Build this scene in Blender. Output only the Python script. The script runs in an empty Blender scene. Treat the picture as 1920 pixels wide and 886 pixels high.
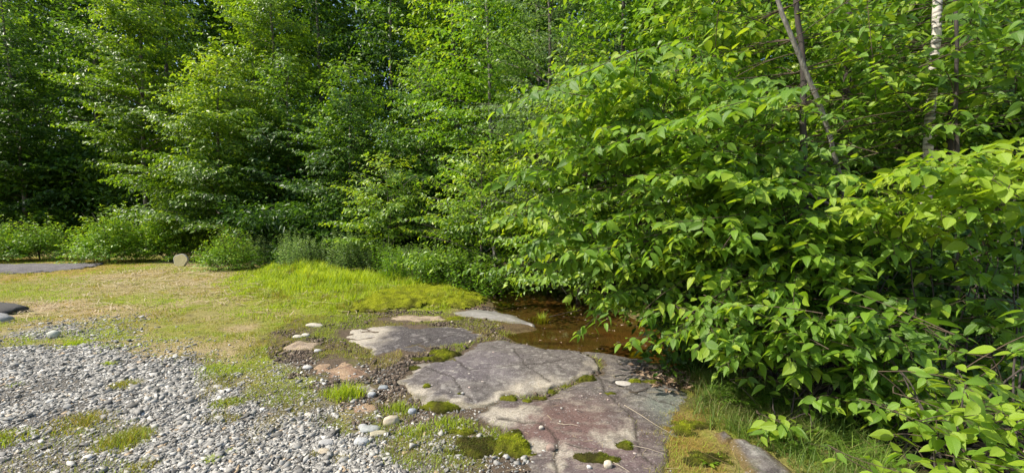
import bpy, math, random
import numpy as np
from mathutils import Matrix, Vector, Euler
R = np.random.RandomState(7)
random.seed(7)
SC = bpy.context.scene
COL = SC.collection

# ------------------------------------------------------------------ camera, sky, sun, exposure
F = 805.0; CX = 960.0; CY = 443.0; HOR = 400.0; CAMH = 1.6
PITCH = math.atan((CY - HOR) / F)
cam_d = bpy.data.cameras.new('camera'); cam = bpy.data.objects.new('camera', cam_d); COL.objects.link(cam)
cam.location = (0, 0, CAMH); cam.rotation_euler = (math.pi/2 - PITCH, 0, 0)
cam_d.sensor_width = 36; cam_d.lens = 36 * F / 1920; cam_d.clip_start = 0.02; cam_d.clip_end = 2000
SC.camera = cam

SUN_EL = 46.0
SUN_AZ = -103.0        # degrees clockwise from +Y (view direction): -90 = straight left, below -90 = behind the camera
sd = bpy.data.lights.new('sun', 'SUN'); so = bpy.data.objects.new('sun', sd); COL.objects.link(so)
sd.energy = 4.6; sd.angle = math.radians(0.5); sd.color = (1.0, 0.93, 0.80)
_e, _a = math.radians(SUN_EL), math.radians(SUN_AZ)
to_sun = Vector((math.sin(_a)*math.cos(_e), math.cos(_a)*math.cos(_e), math.sin(_e)))
so.rotation_euler = to_sun.to_track_quat('Z', 'Y').to_euler()
so.location = to_sun * 60
W = bpy.data.worlds.new("World"); SC.world = W; W.use_nodes = True
nt = W.node_tree; bg = nt.nodes['Background']
sky = nt.nodes.new('ShaderNodeTexSky'); sky.sky_type = 'NISHITA'; sky.sun_disc = False
sky.sun_elevation = _e; sky.sun_rotation = _a; sky.air_density = 1.0; sky.dust_density = 1.5
nt.links.new(sky.outputs[0], bg.inputs[0]); bg.inputs[1].default_value = 0.15
SC.view_settings.view_transform = 'Standard'; SC.view_settings.look = 'None'
SC.view_settings.exposure = 0.68; SC.view_settings.gamma = 1.0
SC.cycles.max_bounces = 8; SC.cycles.diffuse_bounces = 4; SC.cycles.transmission_bounces = 5
SC.cycles.glossy_bounces = 2; SC.cycles.transparent_max_bounces = 8; SC.cycles.use_denoising = True
SC.cycles.caustics_reflective = False; SC.cycles.caustics_refractive = False

# ------------------------------------------------------------------ helpers
def ray(px, py):
    dx, dy = (px-CX)/F, (CY-py)/F
    return np.array([dx, math.cos(PITCH)+dy*math.sin(PITCH), -math.sin(PITCH)+dy*math.cos(PITCH)])
def gp(px, py, z=0.0):
    r = ray(px, py); t = (z-CAMH)/r[2]
    return np.array([r[0]*t, r[1]*t, z])
def pt(px, py, d):
    r = ray(px, py); t = d/r[1]
    return np.array([r[0]*t, d, CAMH+r[2]*t])
def g2(lst): return np.array([gp(*p)[:2] for p in lst])
def project(P):
    v = P - np.array([0, 0, CAMH])
    f = v[:, 1]*math.cos(PITCH) - v[:, 2]*math.sin(PITCH)
    u = v[:, 1]*math.sin(PITCH) + v[:, 2]*math.cos(PITCH)
    f = np.where(f < 0.05, np.nan, f)
    return CX + F*v[:, 0]/f, CY - F*u/f, f

def _h(ix, iy, iz, seed):
    n = (ix*374761393 + iy*668265263 + iz*2147483647 + seed*144665) & 0xffffffff
    n = ((n ^ (n >> 13)) * 1274126177) & 0xffffffff
    return ((n ^ (n >> 16)) & 0xffff) / 65535.0
def vnoise(P, s, seed=0):
    P = np.asarray(P, float)
    if P.shape[1] == 2: P = np.hstack([P, np.zeros((len(P), 1))])
    q = P*s; i = np.floor(q).astype(np.int64); f = q-i; f = f*f*(3-2*f)
    o = 0
    for a in (0, 1):
        for b in (0, 1):
            for c in (0, 1):
                w = (f[:, 0] if a else 1-f[:, 0])*(f[:, 1] if b else 1-f[:, 1])*(f[:, 2] if c else 1-f[:, 2])
                o = o + w*_h(i[:, 0]+a, i[:, 1]+b, i[:, 2]+c, seed)
    return o*2-1
def fbm(P, s, oct=4, seed=0, gain=.5):
    o = 0; a = 1; t = 0
    for k in range(oct):
        o = o + a*vnoise(P, s*2**k, seed+k*17); t += a; a *= gain
    return o/t
def sst(x, a, b):
    t = np.clip((x-a)/(b-a), 0, 1); return t*t*(3-2*t)
def sdf(P, poly):
    """signed distance, positive inside"""
    P = P[:, :2]; d = np.full(len(P), 1e9); ins = np.zeros(len(P), bool)
    n = len(poly)
    for k in range(n):
        a = poly[k]; b = poly[(k+1) % n]; e = b-a
        w = P-a; t = np.clip((w@e)/(e@e+1e-12), 0, 1)
        d = np.minimum(d, np.hypot(*(w-np.outer(t, e)).T))
        c = ((a[1] > P[:, 1]) != (b[1] > P[:, 1]))
        xx = (b[0]-a[0])*(P[:, 1]-a[1])/((b[1]-a[1]) if abs(b[1]-a[1]) > 1e-12 else 1e-12)+a[0]
        ins ^= c & (P[:, 0] < xx)
    return np.where(ins, d, -d)
def dline(P, line):
    P = P[:, :2]; d = np.full(len(P), 1e9)
    for k in range(len(line)-1):
        a = line[k]; e = line[k+1]-a; w = P-a; t = np.clip((w@e)/(e@e+1e-12), 0, 1)
        d = np.minimum(d, np.hypot(*(w-np.outer(t, e)).T))
    return d

def make_mesh(name, V, faces, mat=None, smooth=False, col=None, tint=None, uv=None):
    """faces: (M,3) or (M,4) int array"""
    V = np.ascontiguousarray(V, dtype=np.float32); faces = np.ascontiguousarray(faces, dtype=np.int32)
    me = bpy.data.meshes.new(name)
    me.vertices.add(len(V)); me.vertices.foreach_set('co', V.ravel())
    k = faces.shape[1]; m = len(faces)
    me.loops.add(m*k); me.loops.foreach_set('vertex_index', faces.ravel())
    me.polygons.add(m); me.polygons.foreach_set('loop_start', np.arange(0, m*k, k, dtype=np.int32))
    me.polygons.foreach_set('loop_total', np.full(m, k, np.int32))
    if smooth: me.polygons.foreach_set('use_smooth', np.ones(m, bool))
    if col is not None:
        a = me.color_attributes.new('col', 'FLOAT_COLOR', 'POINT')
        c = np.ones((len(V), 4), np.float32); c[:, :3] = col; a.data.foreach_set('color', c.ravel())
    if tint is not None:
        a = me.attributes.new('tint', 'FLOAT', 'POINT'); a.data.foreach_set('value', np.ascontiguousarray(tint, np.float32))
    if uv is not None:
        u = me.uv_layers.new(name='UVMap'); u.data.foreach_set('uv', np.ascontiguousarray(uv[faces.ravel()], np.float32).ravel())
    me.update(calc_edges=True); me.validate()
    if mat: me.materials.append(mat)
    return me
def link(name, me, parent=None, loc=(0, 0, 0), kind=None):
    o = bpy.data.objects.new(name, me); COL.objects.link(o); o.location = loc
    if parent is not None: o.parent = parent
    if kind: o['kind'] = kind
    return o
def tag(o, label, cat, group=None):
    o['label'] = label; o['category'] = cat
    if group: o['group'] = group
    return o
def empty(name, loc, label, cat, group=None):
    o = bpy.data.objects.new(name, None); COL.objects.link(o); o.location = tuple(loc)
    o.empty_display_size = .1
    return tag(o, label, cat, group)

# ------------------------------------------------------------------ materials
def new_mat(name):
    m = bpy.data.materials.new(name); m.use_nodes = True; t = m.node_tree
    b = t.nodes['Principled BSDF']; return m, t, b
def N(t, kind, **kw):
    n = t.nodes.new(kind)
    for k, v in kw.items():
        if k in n.inputs: n.inputs[k].default_value = v
        else: setattr(n, k, v)
    return n
def mixc(t, fac, a, b, mode='MIX'):
    n = t.nodes.new('ShaderNodeMix'); n.data_type = 'RGBA'; n.blend_type = mode
    for sock, v in ((n.inputs[0], fac), (n.inputs[6], a), (n.inputs[7], b)):
        if hasattr(v, 'links') or hasattr(v, 'is_linked'): t.links.new(v, sock)
        elif isinstance(v, (int, float)): sock.default_value = v
        else: sock.default_value = (*v, 1)
    return n.outputs[2]
def ramp(t, src, stops):
    n = t.nodes.new('ShaderNodeValToRGB'); e = n.color_ramp.elements
    e[0].position, e[0].color = stops[0][0], (*stops[0][1], 1)
    e[1].position, e[1].color = stops[-1][0], (*stops[-1][1], 1)
    for p, c in stops[1:-1]:
        q = e.new(p); q.color = (*c, 1)
    t.links.new(src, n.inputs[0]); return n.outputs[0]
def objco(t): return N(t, 'ShaderNodeTexCoord').outputs['Object']
def geoco(t): return N(t, 'ShaderNodeNewGeometry').outputs['Position']
def noise(t, co, scale, detail=4, rough=.55):
    n = N(t, 'ShaderNodeTexNoise'); n.inputs['Scale'].default_value = scale
    n.inputs['Detail'].default_value = detail; n.inputs['Roughness'].default_value = rough
    t.links.new(co, n.inputs['Vector']); return n
def bump(t, b, h, strength, dist):
    n = N(t, 'ShaderNodeBump'); n.inputs['Strength'].default_value = strength; n.inputs['Distance'].default_value = dist
    t.links.new(h, n.inputs['Height']); t.links.new(n.outputs[0], b.inputs['Normal']); return n

def leaf_mat(name, stops, tr_gain=1.6, trans=.38, rough=.42, spec=.45, veins=False, tr_tint=(1.15, 1.1, .45)):
    m, t, b = new_mat(name)
    at = N(t, 'ShaderNodeAttribute', attribute_name='tint')
    c = ramp(t, at.outputs['Fac'], stops)
    if veins:
        uv = N(t, 'ShaderNodeUVMap'); sp = N(t, 'ShaderNodeSeparateXYZ'); t.links.new(uv.outputs[0], sp.inputs[0])
        def M(op, a, bb):
            n = N(t, 'ShaderNodeMath', operation=op)
            for i, v in enumerate((a, bb)):
                if v is None: continue
                if isinstance(v, (int, float)): n.inputs[i].default_value = v
                else: t.links.new(v, n.inputs[i])
            return n.outputs[0]
        av = M('ABSOLUTE', sp.outputs[0], None)
        ph = M('SUBTRACT', M('MULTIPLY', sp.outputs[1], 46.0), M('MULTIPLY', av, 26.0))
        w = M('ABSOLUTE', M('SINE', ph, None), None)
        side = M('POWER', w, .45)
        mid = M('MINIMUM', M('MULTIPLY', av, 26.0), 1.0)
        h = M('MULTIPLY', side, mid)
        bump(t, b, h, .55, .0022)
        c = mixc(t, M('MULTIPLY', M('SUBTRACT', 1.0, h), .35), c, (.24, .36, .07))
        ns = noise(t, objco(t), 35, 2)
        c = mixc(t, M('MULTIPLY', M('SUBTRACT', ns.outputs[0], .42), .9), c, (.05, .12, .02))
    t.links.new(c, b.inputs['Base Color'])
    b.inputs['Roughness'].default_value = rough; b.inputs['Specular IOR Level'].default_value = spec
    tl = N(t, 'ShaderNodeBsdfTranslucent')
    tc = mixc(t, 1.0, c, tuple(tr_gain*x for x in tr_tint), 'MULTIPLY')
    t.links.new(tc, tl.inputs[0])
    mx = N(t, 'ShaderNodeMixShader'); mx.inputs[0].default_value = trans
    t.links.new(b.outputs[0], mx.inputs[1]); t.links.new(tl.outputs[0], mx.inputs[2])
    t.links.new(mx.outputs[0], t.nodes['Material Output'].inputs[0])
    return m
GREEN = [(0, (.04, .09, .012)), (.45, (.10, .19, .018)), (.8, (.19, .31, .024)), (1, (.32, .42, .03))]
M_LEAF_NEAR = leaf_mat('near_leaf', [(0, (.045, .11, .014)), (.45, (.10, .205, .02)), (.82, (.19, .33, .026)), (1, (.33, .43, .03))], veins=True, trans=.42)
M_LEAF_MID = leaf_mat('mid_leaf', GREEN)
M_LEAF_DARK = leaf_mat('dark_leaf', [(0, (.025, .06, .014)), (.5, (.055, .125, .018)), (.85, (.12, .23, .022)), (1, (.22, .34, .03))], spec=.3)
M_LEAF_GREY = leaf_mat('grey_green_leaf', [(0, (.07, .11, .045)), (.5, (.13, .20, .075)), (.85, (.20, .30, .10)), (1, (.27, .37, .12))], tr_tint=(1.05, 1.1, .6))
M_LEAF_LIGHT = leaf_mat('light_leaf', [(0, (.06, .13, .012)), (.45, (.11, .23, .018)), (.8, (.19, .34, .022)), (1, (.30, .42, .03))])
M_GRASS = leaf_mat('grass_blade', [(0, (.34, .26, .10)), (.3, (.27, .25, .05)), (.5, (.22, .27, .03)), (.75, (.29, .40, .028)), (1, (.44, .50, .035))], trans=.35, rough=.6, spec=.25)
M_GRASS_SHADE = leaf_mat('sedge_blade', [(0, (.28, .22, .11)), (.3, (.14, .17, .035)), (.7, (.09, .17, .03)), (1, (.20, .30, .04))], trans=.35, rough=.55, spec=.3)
M_MOSSB = leaf_mat('moss_blade', [(0, (.05, .06, .012)), (.35, (.10, .12, .014)), (.6, (.17, .22, .014)), (1, (.38, .42, .02))], trans=.25, rough=.8, spec=.1)

def bark_mat(name, c1, c2, scale=30, birch=False):
    m, t, b = new_mat(name)
    co = objco(t); mp = N(t, 'ShaderNodeMapping'); t.links.new(co, mp.inputs[0])
    mp.inputs['Scale'].default_value = (1, 1, .25) if not birch else (.35, .35, 2.6)
    n = noise(t, mp.outputs[0], scale, 5)
    if birch:
        c = ramp(t, n.outputs[0], [(.36, c2), (.45, (.28, .25, .22)), (.52, c1), (1, tuple(min(1, x*1.15) for x in c1))])
    else:
        c = ramp(t, n.outputs[0], [(.3, c2), (.7, c1)])
    t.links.new(c, b.inputs['Base Color']); b.inputs['Roughness'].default_value = .85
    bump(t, b, n.outputs[0], .7, .01)
    return m
M_BARK = bark_mat('grey_bark', (.20, .17, .14), (.05, .04, .032))
M_BARKD = bark_mat('dark_bark', (.07, .055, .045), (.022, .018, .015))
M_BIRCH = bark_mat('birch_bark', (.55, .50, .44), (.06, .05, .045), 16, True)
M_PALEBARK = bark_mat('lichen_bark', (.30, .28, .25), (.07, .06, .05), 40, False)
M_TWIG = bark_mat('twig_bark', (.11, .075, .045), (.04, .028, .02), 40)

def ground_mat(name, sc1=60, bstr=.6, bdist=.012, rough=.95, spec=.15, cvar=.55, speck=None):
    m, t, b = new_mat(name)
    at = N(t, 'ShaderNodeAttribute', attribute_name='col'); co = geoco(t)
    n1 = noise(t, co, sc1, 5, .65); n2 = noise(t, co, sc1*4.3, 3, .6)
    k = N(t, 'ShaderNodeMapRange'); t.links.new(n1.outputs[0], k.inputs[0])
    k.inputs[1].default_value = .25; k.inputs[2].default_value = .75; k.inputs[3].default_value = 1-cvar; k.inputs[4].default_value = 1+cvar
    cc = N(t, 'ShaderNodeCombineXYZ')
    for i in range(3): t.links.new(k.outputs[0], cc.inputs[i])
    c = mixc(t, 1.0, at.outputs['Color'], cc.outputs[0], 'MULTIPLY')
    if speck:
        v = N(t, 'ShaderNodeTexVoronoi', feature='F1'); v.inputs['Scale'].default_value = speck[0]; t.links.new(co, v.inputs['Vector'])
        n3 = noise(t, co, 3.1, 3)
        th = N(t, 'ShaderNodeMath', operation='MULTIPLY'); t.links.new(n3.outputs[0], th.inputs[0]); th.inputs[1].default_value = speck[1]
        lt = N(t, 'ShaderNodeMath', operation='LESS_THAN'); t.links.new(v.outputs['Distance'], lt.inputs[0]); t.links.new(th.outputs[0], lt.inputs[1])
        f = N(t, 'ShaderNodeMath', operation='MULTIPLY'); t.links.new(lt.outputs[0], f.inputs[0]); f.inputs[1].default_value = .5
        c = mixc(t, f.outputs[0], c, speck[2])
    t.links.new(c, b.inputs['Base Color'])
    b.inputs['Roughness'].default_value = rough; b.inputs['Specular IOR Level'].default_value = spec
    ad = N(t, 'ShaderNodeMath', operation='ADD'); t.links.new(n1.outputs[0], ad.inputs[0]); t.links.new(n2.outputs[0], ad.inputs[1])
    bump(t, b, ad.outputs[0], bstr, bdist)
    return m
M_GROUND = ground_mat('earth_and_turf', 45, .9, .02)
M_ROCK = ground_mat('weathered_granite', 85, .95, .009, .9, .15, .58, speck=(34, .42, (.42, .39, .36)))
M_ROCKWET = ground_mat('wet_granite', 50, .25, .004, .3, .5, .25)
M_STONE = ground_mat('stone', 55, .5, .006, .85, .2, .25)
M_MOSS = ground_mat('moss', 160, 1.0, .012, 1.0, .05, .55)
def chips_mat():
    m, t, b = new_mat('gravel_chip')
    at = N(t, 'ShaderNodeAttribute', attribute_name='tint', attribute_type='INSTANCER')
    c = ramp(t, at.outputs['Fac'], [(0, (.10, .095, .085)), (.3, (.22, .21, .19)), (.65, (.36, .345, .31)), (.9, (.58, .555, .50)), (1, (.36, .27, .17))])
    n = noise(t, geoco(t), 120, 3); c = mixc(t, .35, c, n.outputs[0], 'OVERLAY')
    t.links.new(c, b.inputs['Base Color']); b.inputs['Roughness'].default_value = .75; b.inputs['Specular IOR Level'].default_value = .3
    return m
M_CHIP = chips_mat()
def flat_mat(name, c, rough=.8):
    m, t, b = new_mat(name); n = noise(t, objco(t), 40, 4)
    cc = mixc(t, n.outputs[0], tuple(x*.65 for x in c), tuple(min(1, x*1.3) for x in c)); t.links.new(cc, b.inputs['Base Color'])
    b.inputs['Roughness'].default_value = rough; bump(t, b, n.outputs[0], .4, .004); return m
M_STRAW = flat_mat('dry_straw', (.42, .34, .2)); M_STICK = flat_mat('dead_stick', (.10, .075, .06)); M_STICKP = flat_mat('bleached_stick', (.45, .38, .28))
def litter_mat():
    m, t, b = new_mat('dead_leaf'); at = N(t, 'ShaderNodeAttribute', attribute_name='tint')
    c = ramp(t, at.outputs['Fac'], [(0, (.06, .035, .02)), (.4, (.16, .10, .06)), (.8, (.30, .21, .13)), (1, (.42, .33, .24))])
    t.links.new(c, b.inputs['Base Color']); b.inputs['Roughness'].default_value = .8; return m
M_LITTER = litter_mat()
def crumb_mat():
    m, t, b = new_mat('earth_crumb'); at = N(t, 'ShaderNodeAttribute', attribute_name='tint', attribute_type='INSTANCER')
    c = ramp(t, at.outputs['Fac'], [(0, (.05, .036, .026)), (.45, (.11, .08, .056)), (.75, (.22, .17, .12)), (1, (.44, .38, .30))])
    t.links.new(c, b.inputs['Base Color']); b.inputs['Roughness'].default_value = .95; return m
M_CRUMB = crumb_mat()
def water_mat():
    m, t, b = new_mat('amber_water')
    tr = N(t, 'ShaderNodeBsdfTransparent'); tr.inputs[0].default_value = (.70, .60, .42, 1)
    gl = N(t, 'ShaderNodeBsdfGlossy'); gl.inputs['Roughness'].default_value = .04
    fr = N(t, 'ShaderNodeFresnel'); fr.inputs[0].default_value = 1.33
    n = noise(t, geoco(t), 7, 3); bp = N(t, 'ShaderNodeBump'); bp.inputs['Strength'].default_value = .12; bp.inputs['Distance'].default_value = .02
    t.links.new(n.outputs[0], bp.inputs['Height']); t.links.new(bp.outputs[0], gl.inputs['Normal']); t.links.new(bp.outputs[0], fr.inputs['Normal'])
    mx = N(t, 'ShaderNodeMixShader'); t.links.new(fr.outputs[0], mx.inputs[0]); t.links.new(tr.outputs[0], mx.inputs[1]); t.links.new(gl.outputs[0], mx.inputs[2])
    t.links.new(mx.outputs[0], t.nodes['Material Output'].inputs[0]); return m
M_WATER = water_mat()

# ------------------------------------------------------------------ regions of the place (outlines on the ground)
GRAVEL = g2([(-900, 668), (-200, 664), (0, 655), (60, 648), (130, 655), (200, 642), (290, 668), (360, 668), (420, 705), (500, 725), (590, 740), (650, 800), (740, 812), (800, 840), (870, 890), (930, 1000), (960, 1400), (-900, 1400)])
GRAVEL2 = g2([(20, 630), (60, 615), (150, 610), (195, 618), (190, 632), (110, 636), (60, 640)])
STRIP = g2([(350, 665), (480, 700), (570, 735), (640, 790), (740, 800), (880, 870), (960, 960), (800, 900), (690, 830), (600, 795), (540, 780), (480, 815), (420, 800), (380, 740)])
STRAWP = g2([(130, 530), (220, 508), (330, 500), (460, 530), (500, 560), (420, 572), (300, 556), (180, 556)])
STRAWP2 = g2([(-200, 580), (0, 566), (140, 566), (260, 575), (200, 590), (60, 596), (-200, 600)])
MOSSY = g2([(-300, 488), (-50, 482), (150, 484), (300, 492), (200, 512), (0, 530), (-300, 540)])
BRIGHT = g2([(430, 545), (480, 505), (560, 490), (700, 520), (820, 528), (900, 545), (905, 570), (830, 580), (700, 582), (620, 592), (560, 590), (470, 570)])
SOIL = g2([(500, 640), (540, 610), (610, 596), (700, 583), (830, 582), (910, 580), (960, 620), (1100, 660), (1240, 690), (1310, 740), (1290, 820), (1270, 940), (1290, 1200), (930, 1200), (880, 900), (800, 820), (700, 790), (610, 730), (540, 700)])
POOL = g2([(908, 552), (930, 538), (975, 528), (1030, 530), (1090, 552), (1180, 585), (1320, 632), (1400, 680), (1300, 700), (1215, 674), (1120, 661), (1030, 655), (960, 640), (925, 618), (1000, 609), (955, 590), (925, 575)])
WET = g2([(835, 598), (870, 580), (920, 555), (960, 540), (1100, 560), (1320, 640), (1300, 695), (1100, 662), (960, 650), (900, 635), (850, 615)])
ORANGE = g2([(1235, 850), (1260, 790), (1300, 770), (1345, 820), (1385, 870), (1400, 960), (1260, 1000)])
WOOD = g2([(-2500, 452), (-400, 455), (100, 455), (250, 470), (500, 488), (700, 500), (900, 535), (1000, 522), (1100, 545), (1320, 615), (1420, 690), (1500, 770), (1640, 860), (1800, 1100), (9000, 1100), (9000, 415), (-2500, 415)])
BANK = g2([(640, 590), (690, 560), (760, 545), (840, 540), (905, 553), (915, 566), (880, 578), (800, 576), (720, 585)])

def ground_h(P):
    P2 = P[:, :2]
    wv = P2 + np.stack([fbm(P2, 1.7, 3, 5), fbm(P2, 1.7, 3, 9)], 1)*.12
    h = fbm(P2, .35, 3, 1)*.05 + fbm(P2, 2.2, 4, 2)*.018 + fbm(P2, 14, 2, 3)*.005
    r = np.hypot(P2[:, 0], P2[:, 1])
    h = h * sst(r, .5, 4)*1.0
    s = sdf(wv, POOL)
    h = h*(1-sst(s, -.5, .1)) - .13*sst(s, -.12, .35)
    b = sdf(wv, BRIGHT)
    h = h + .10*sst(b, -.1, .7)
    w = sdf(P2, WOOD)
    h = h + .12*sst(w, .3, 3)*(1-sst(s, -1.2, 0)) + fbm(P2, 1.1, 3, 44)*.10*sst(w, 0, 1)*(1-sst(s, -.8, -.1))
    h = h + sst(r, 25, 120)*4.0*(.6+.4*fbm(P2, .03, 2, 71))
    return h
def ground_z(x, y): return float(ground_h(np.array([[x, y]]))[0])
def on_ground(px, py):
    p = gp(px, py)
    for _ in range(4): p = gp(px, py, ground_z(p[0], p[1]))
    return p

C = lambda *a: np.array(a, float)
def blend(c, m, v): return c*(1-m[:, None]) + v*m[:, None]
def ground_c(P):
    P2 = P[:, :2]
    w1 = P2 + np.stack([fbm(P2, 2.5, 4, 21), fbm(P2, 2.5, 4, 31)], 1)*.28
    n = fbm(P2, 3, 5, 51)*.5+.5; n2 = fbm(P2, 9, 4, 61)*.5+.5; n3 = fbm(P2, 1.2, 4, 66)*.5+.5
    c = np.tile(C(.30, .26, .09), (len(P), 1))
    c = blend(c, sst(n, .45, .65), C(.25, .27, .045)); c = blend(c, sst(n3, .50, .66), C(.38, .30, .15)); c = blend(c, sst(n2, .62, .8)*.6, C(.10, .08, .04))
    c = blend(c, sst(sdf(w1, STRAWP), -.3, .5)*(.25+.55*n2), C(.40, .31, .16))
    c = blend(c, sst(sdf(w1, STRAWP2), -.2, .2)*(.4+.5*n2), C(.46, .33, .20))
    c = blend(c, sst(sdf(w1, MOSSY), -.2, .3)*(.3+.6*n), C(.30, .20, .03))
    c = blend(c, sst(sdf(w1, BRIGHT), -.2, .25), C(.22, .26, .025))
    c = blend(c, sst(sdf(w1, SOIL), -.12, .12), C(.13, .097, .068))
    so_ = sst(sdf(w1, SOIL), -.12, .12)
    c = blend(c, so_*sst(n, .5, .62)*.7, C(.13, .13, .03)); c = blend(c, so_*sst(n2, .6, .7)*.6, C(.19, .14, .10))
    c = blend(c, sst(sdf(w1, GRAVEL), -.1, .1), C(.20, .18, .15)); c = blend(c, sst(sdf(w1, GRAVEL2), -.1, .1)*.8, C(.26, .24, .20))
    sp_ = sst(sdf(w1, STRIP), -.15, .1)*sst(fbm(P2, 3.2, 3, 412), -.3, .15); c = blend(c, sp_*.8, C(.17, .15, .05)); c = blend(c, sp_*sst(n2, .5, .65)*.8, C(.12, .09, .06))
    c = blend(c, sst(sdf(w1, ORANGE), -.1, .15)*(.5+.5*n), C(.26, .16, .03))
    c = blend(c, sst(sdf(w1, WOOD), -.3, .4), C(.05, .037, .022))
    c = blend(c, sst(sdf(w1, WET), -.1, .1), C(.13, .09, .05))
    po = sst(sdf(P2, POOL), -.12, .15)
    c = blend(c, po, C(.20, .15, .07)); c = blend(c, po*sst(fbm(P2*np.array([1, 2.5]), 2.2, 4, 88), .0, .35), C(.09, .06, .03)); c = blend(c, po*sst(n, .45, .65)*.6, C(.14, .13, .04)); c = blend(c, po*sst(n3, .5, .65)*.5, C(.26, .155, .055))
    return c

# ground: one sheet, fine before the camera, coarse elsewhere, out to the horizon
def build_ground():
    ang = np.concatenate([np.linspace(-58, 58, 400), np.linspace(62, 298, 60)])*math.pi/180
    r = np.concatenate([[.05, .5, 1.2], np.geomspace(1.8, 30, 250), np.geomspace(33, 600, 36)])
    A, RR = np.meshgrid(ang, r); na = len(ang); nr = len(r)
    V = np.stack([np.sin(A)*RR, np.cos(A)*RR, 0*A], -1).reshape(-1, 3)
    V[:, 2] = ground_h(V)
    i = np.arange(nr-1)[:, None]*na; j = np.arange(na)[None, :]; j2 = (j+1) % na
    f = np.stack([i+j, i+j2, i+na+j2, i+na+j], -1).reshape(-1, 4)[:, ::-1]
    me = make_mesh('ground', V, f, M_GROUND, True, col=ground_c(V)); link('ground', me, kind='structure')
build_ground()
WL = -.045
pw = np.array([[p[0], p[1], WL] for p in POOL])
def build_water():
    c = POOL.mean(0); big = c + (POOL-c)*1.18
    xs = np.arange(big[:, 0].min(), big[:, 0].max(), .08); ys = np.arange(big[:, 1].min(), big[:, 1].max(), .08)
    X, Y = np.meshgrid(xs, ys); V = np.stack([X, Y, X*0+WL], -1).reshape(-1, 3); nx = len(xs)
    i = (np.arange(len(ys)-1)[:, None]*nx+np.arange(nx-1)[None]).ravel()
    f = np.stack([i, i+1, i+nx+1, i+nx], 1); s = sdf(V, POOL); f = f[(s[f] > -.45).all(1)]
    used = np.unique(f); mp = np.zeros(len(V), int); mp[used] = np.arange(len(used))
    link('pool_water', make_mesh('pool_water', V[used], mp[f], M_WATER, True), kind='structure')
build_water()

# ------------------------------------------------------------------ slabs of bedrock
PLATES = []      # (outline, height function) for resting things on them
def slab(name, outline, H, edge, mat, colf, step=.022, label='', cat='rock slab', cracks=(), wob=.05, seed=0, tilt=(0, 0), sharp=()):
    poly = g2(outline) if not isinstance(outline, np.ndarray) else outline
    lo = poly.min(0)-.15; hi = poly.max(0)+.15; c0 = poly.mean(0)
    xs = np.arange(lo[0], hi[0], step); ys = np.arange(lo[1], hi[1], step)
    X, Y = np.meshgrid(xs, ys); P = np.stack([X.ravel(), Y.ravel()], 1); nx = len(xs)
    Wp = P + np.stack([fbm(P, 5, 5, 100+seed, .6), fbm(P, 5, 5, 140+seed, .6)], 1)*wob
    s = sdf(Wp, poly)
    def hf(P, s):
        z = -.05 + (H+.05)*(.62*(1-(1-np.clip(s/.035+.5, 0, 1))**2)+.38*(1-(1-np.clip(s/(edge*2), 0, 1))**2))
        z = z + fbm(P, 1.6, 4, 200+seed)*.024 + fbm(P, 7, 5, 230+seed, .6)*.014 + (P-c0)@np.array(tilt)
        for line, wd, dp in cracks:
            z = z - dp*np.exp(-(dline(P+fbm(P, 8, 3, 77)[:, None]*.02, line)/wd)**2)
        return z
    z = hf(P, s) + np.clip(ground_h(P), -.02, .05)*.5
    i = (np.arange(len(ys)-1)[:, None]*nx+np.arange(nx-1)[None]).ravel()
    f = np.stack([i, i+1, i+nx+1, i+nx], 1); f = f[(s[f] > -.04).all(1)]
    used = np.unique(f); mp = np.zeros(len(P), int); mp[used] = np.arange(len(used))
    V = np.stack([P[:, 0], P[:, 1], z], 1)[used]
    root = np.array([c0[0], c0[1], 0])
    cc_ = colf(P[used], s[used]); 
    for line, wd, dp in cracks: cc_ = blend(cc_, .8*np.exp(-(dline(P[used]+fbm(P[used], 8, 3, 77)[:, None]*.02, line)/(wd*1.1))**2), C(.045, .038, .03))
    cc_ = blend(cc_, sst(.045-s[used]+fbm(P[used], 5, 4, 260+seed)*.10, 0, .04)*.5, C(.10, .085, .035)); me = make_mesh(name, V-root, mp[f], mat, True, col=cc_)
    o = link(name, me, loc=root); tag(o, label, cat, 'bedrock showing through the ground'); o['kind'] = 'thing'
    PLATES.append((poly, lambda x, y: float((hf(np.array([[x, y]]), sdf(np.array([[x, y]]), poly))+np.clip(ground_h(np.array([[x, y]])), -.02, .05)*.5)[0])))
    return o
def top_z(x, y):
    z = ground_z(x, y)
    for poly, f in PLATES:
        if sdf(np.array([[x, y]]), poly)[0] > 0: z = max(z, f(x, y))
    return z
def place(px, py):
    p = gp(px, py)
    for _ in range(4): p = gp(px, py, top_z(p[0], p[1]))
    return p
def nn(P, s, o, k): return fbm(P, s, o, k)*.5+.5
def spot(P, px, py, r):
    q = gp(px, py)[:2]; return np.exp(-(np.hypot(*(P-q).T)/r)**2)
GREYR, PALE, DARKR, REDR = C(.150, .130, .122), C(.50, .44, .355), C(.075, .066, .066), C(.185, .115, .10)
def rockbase(P, s, k):
    c = np.tile(GREYR, (len(P), 1)); c = blend(c, sst(nn(P, 2.5, 5, k), .42, .7)*.7, C(.105, .09, .09)); c = blend(c, sst(nn(P, 7, 5, k+5), .5, .75)*.6, C(.25, .225, .205))
    c = blend(c, sst(nn(P*np.array([1, 2.2]), 18, 3, k+9), .62, .75)*.35, C(.40, .37, .34)); c = blend(c, sst(fbm(P, 24, 4, k+12, .62), .16, .32)*.45, C(.07, .06, .055)); return c
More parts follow.
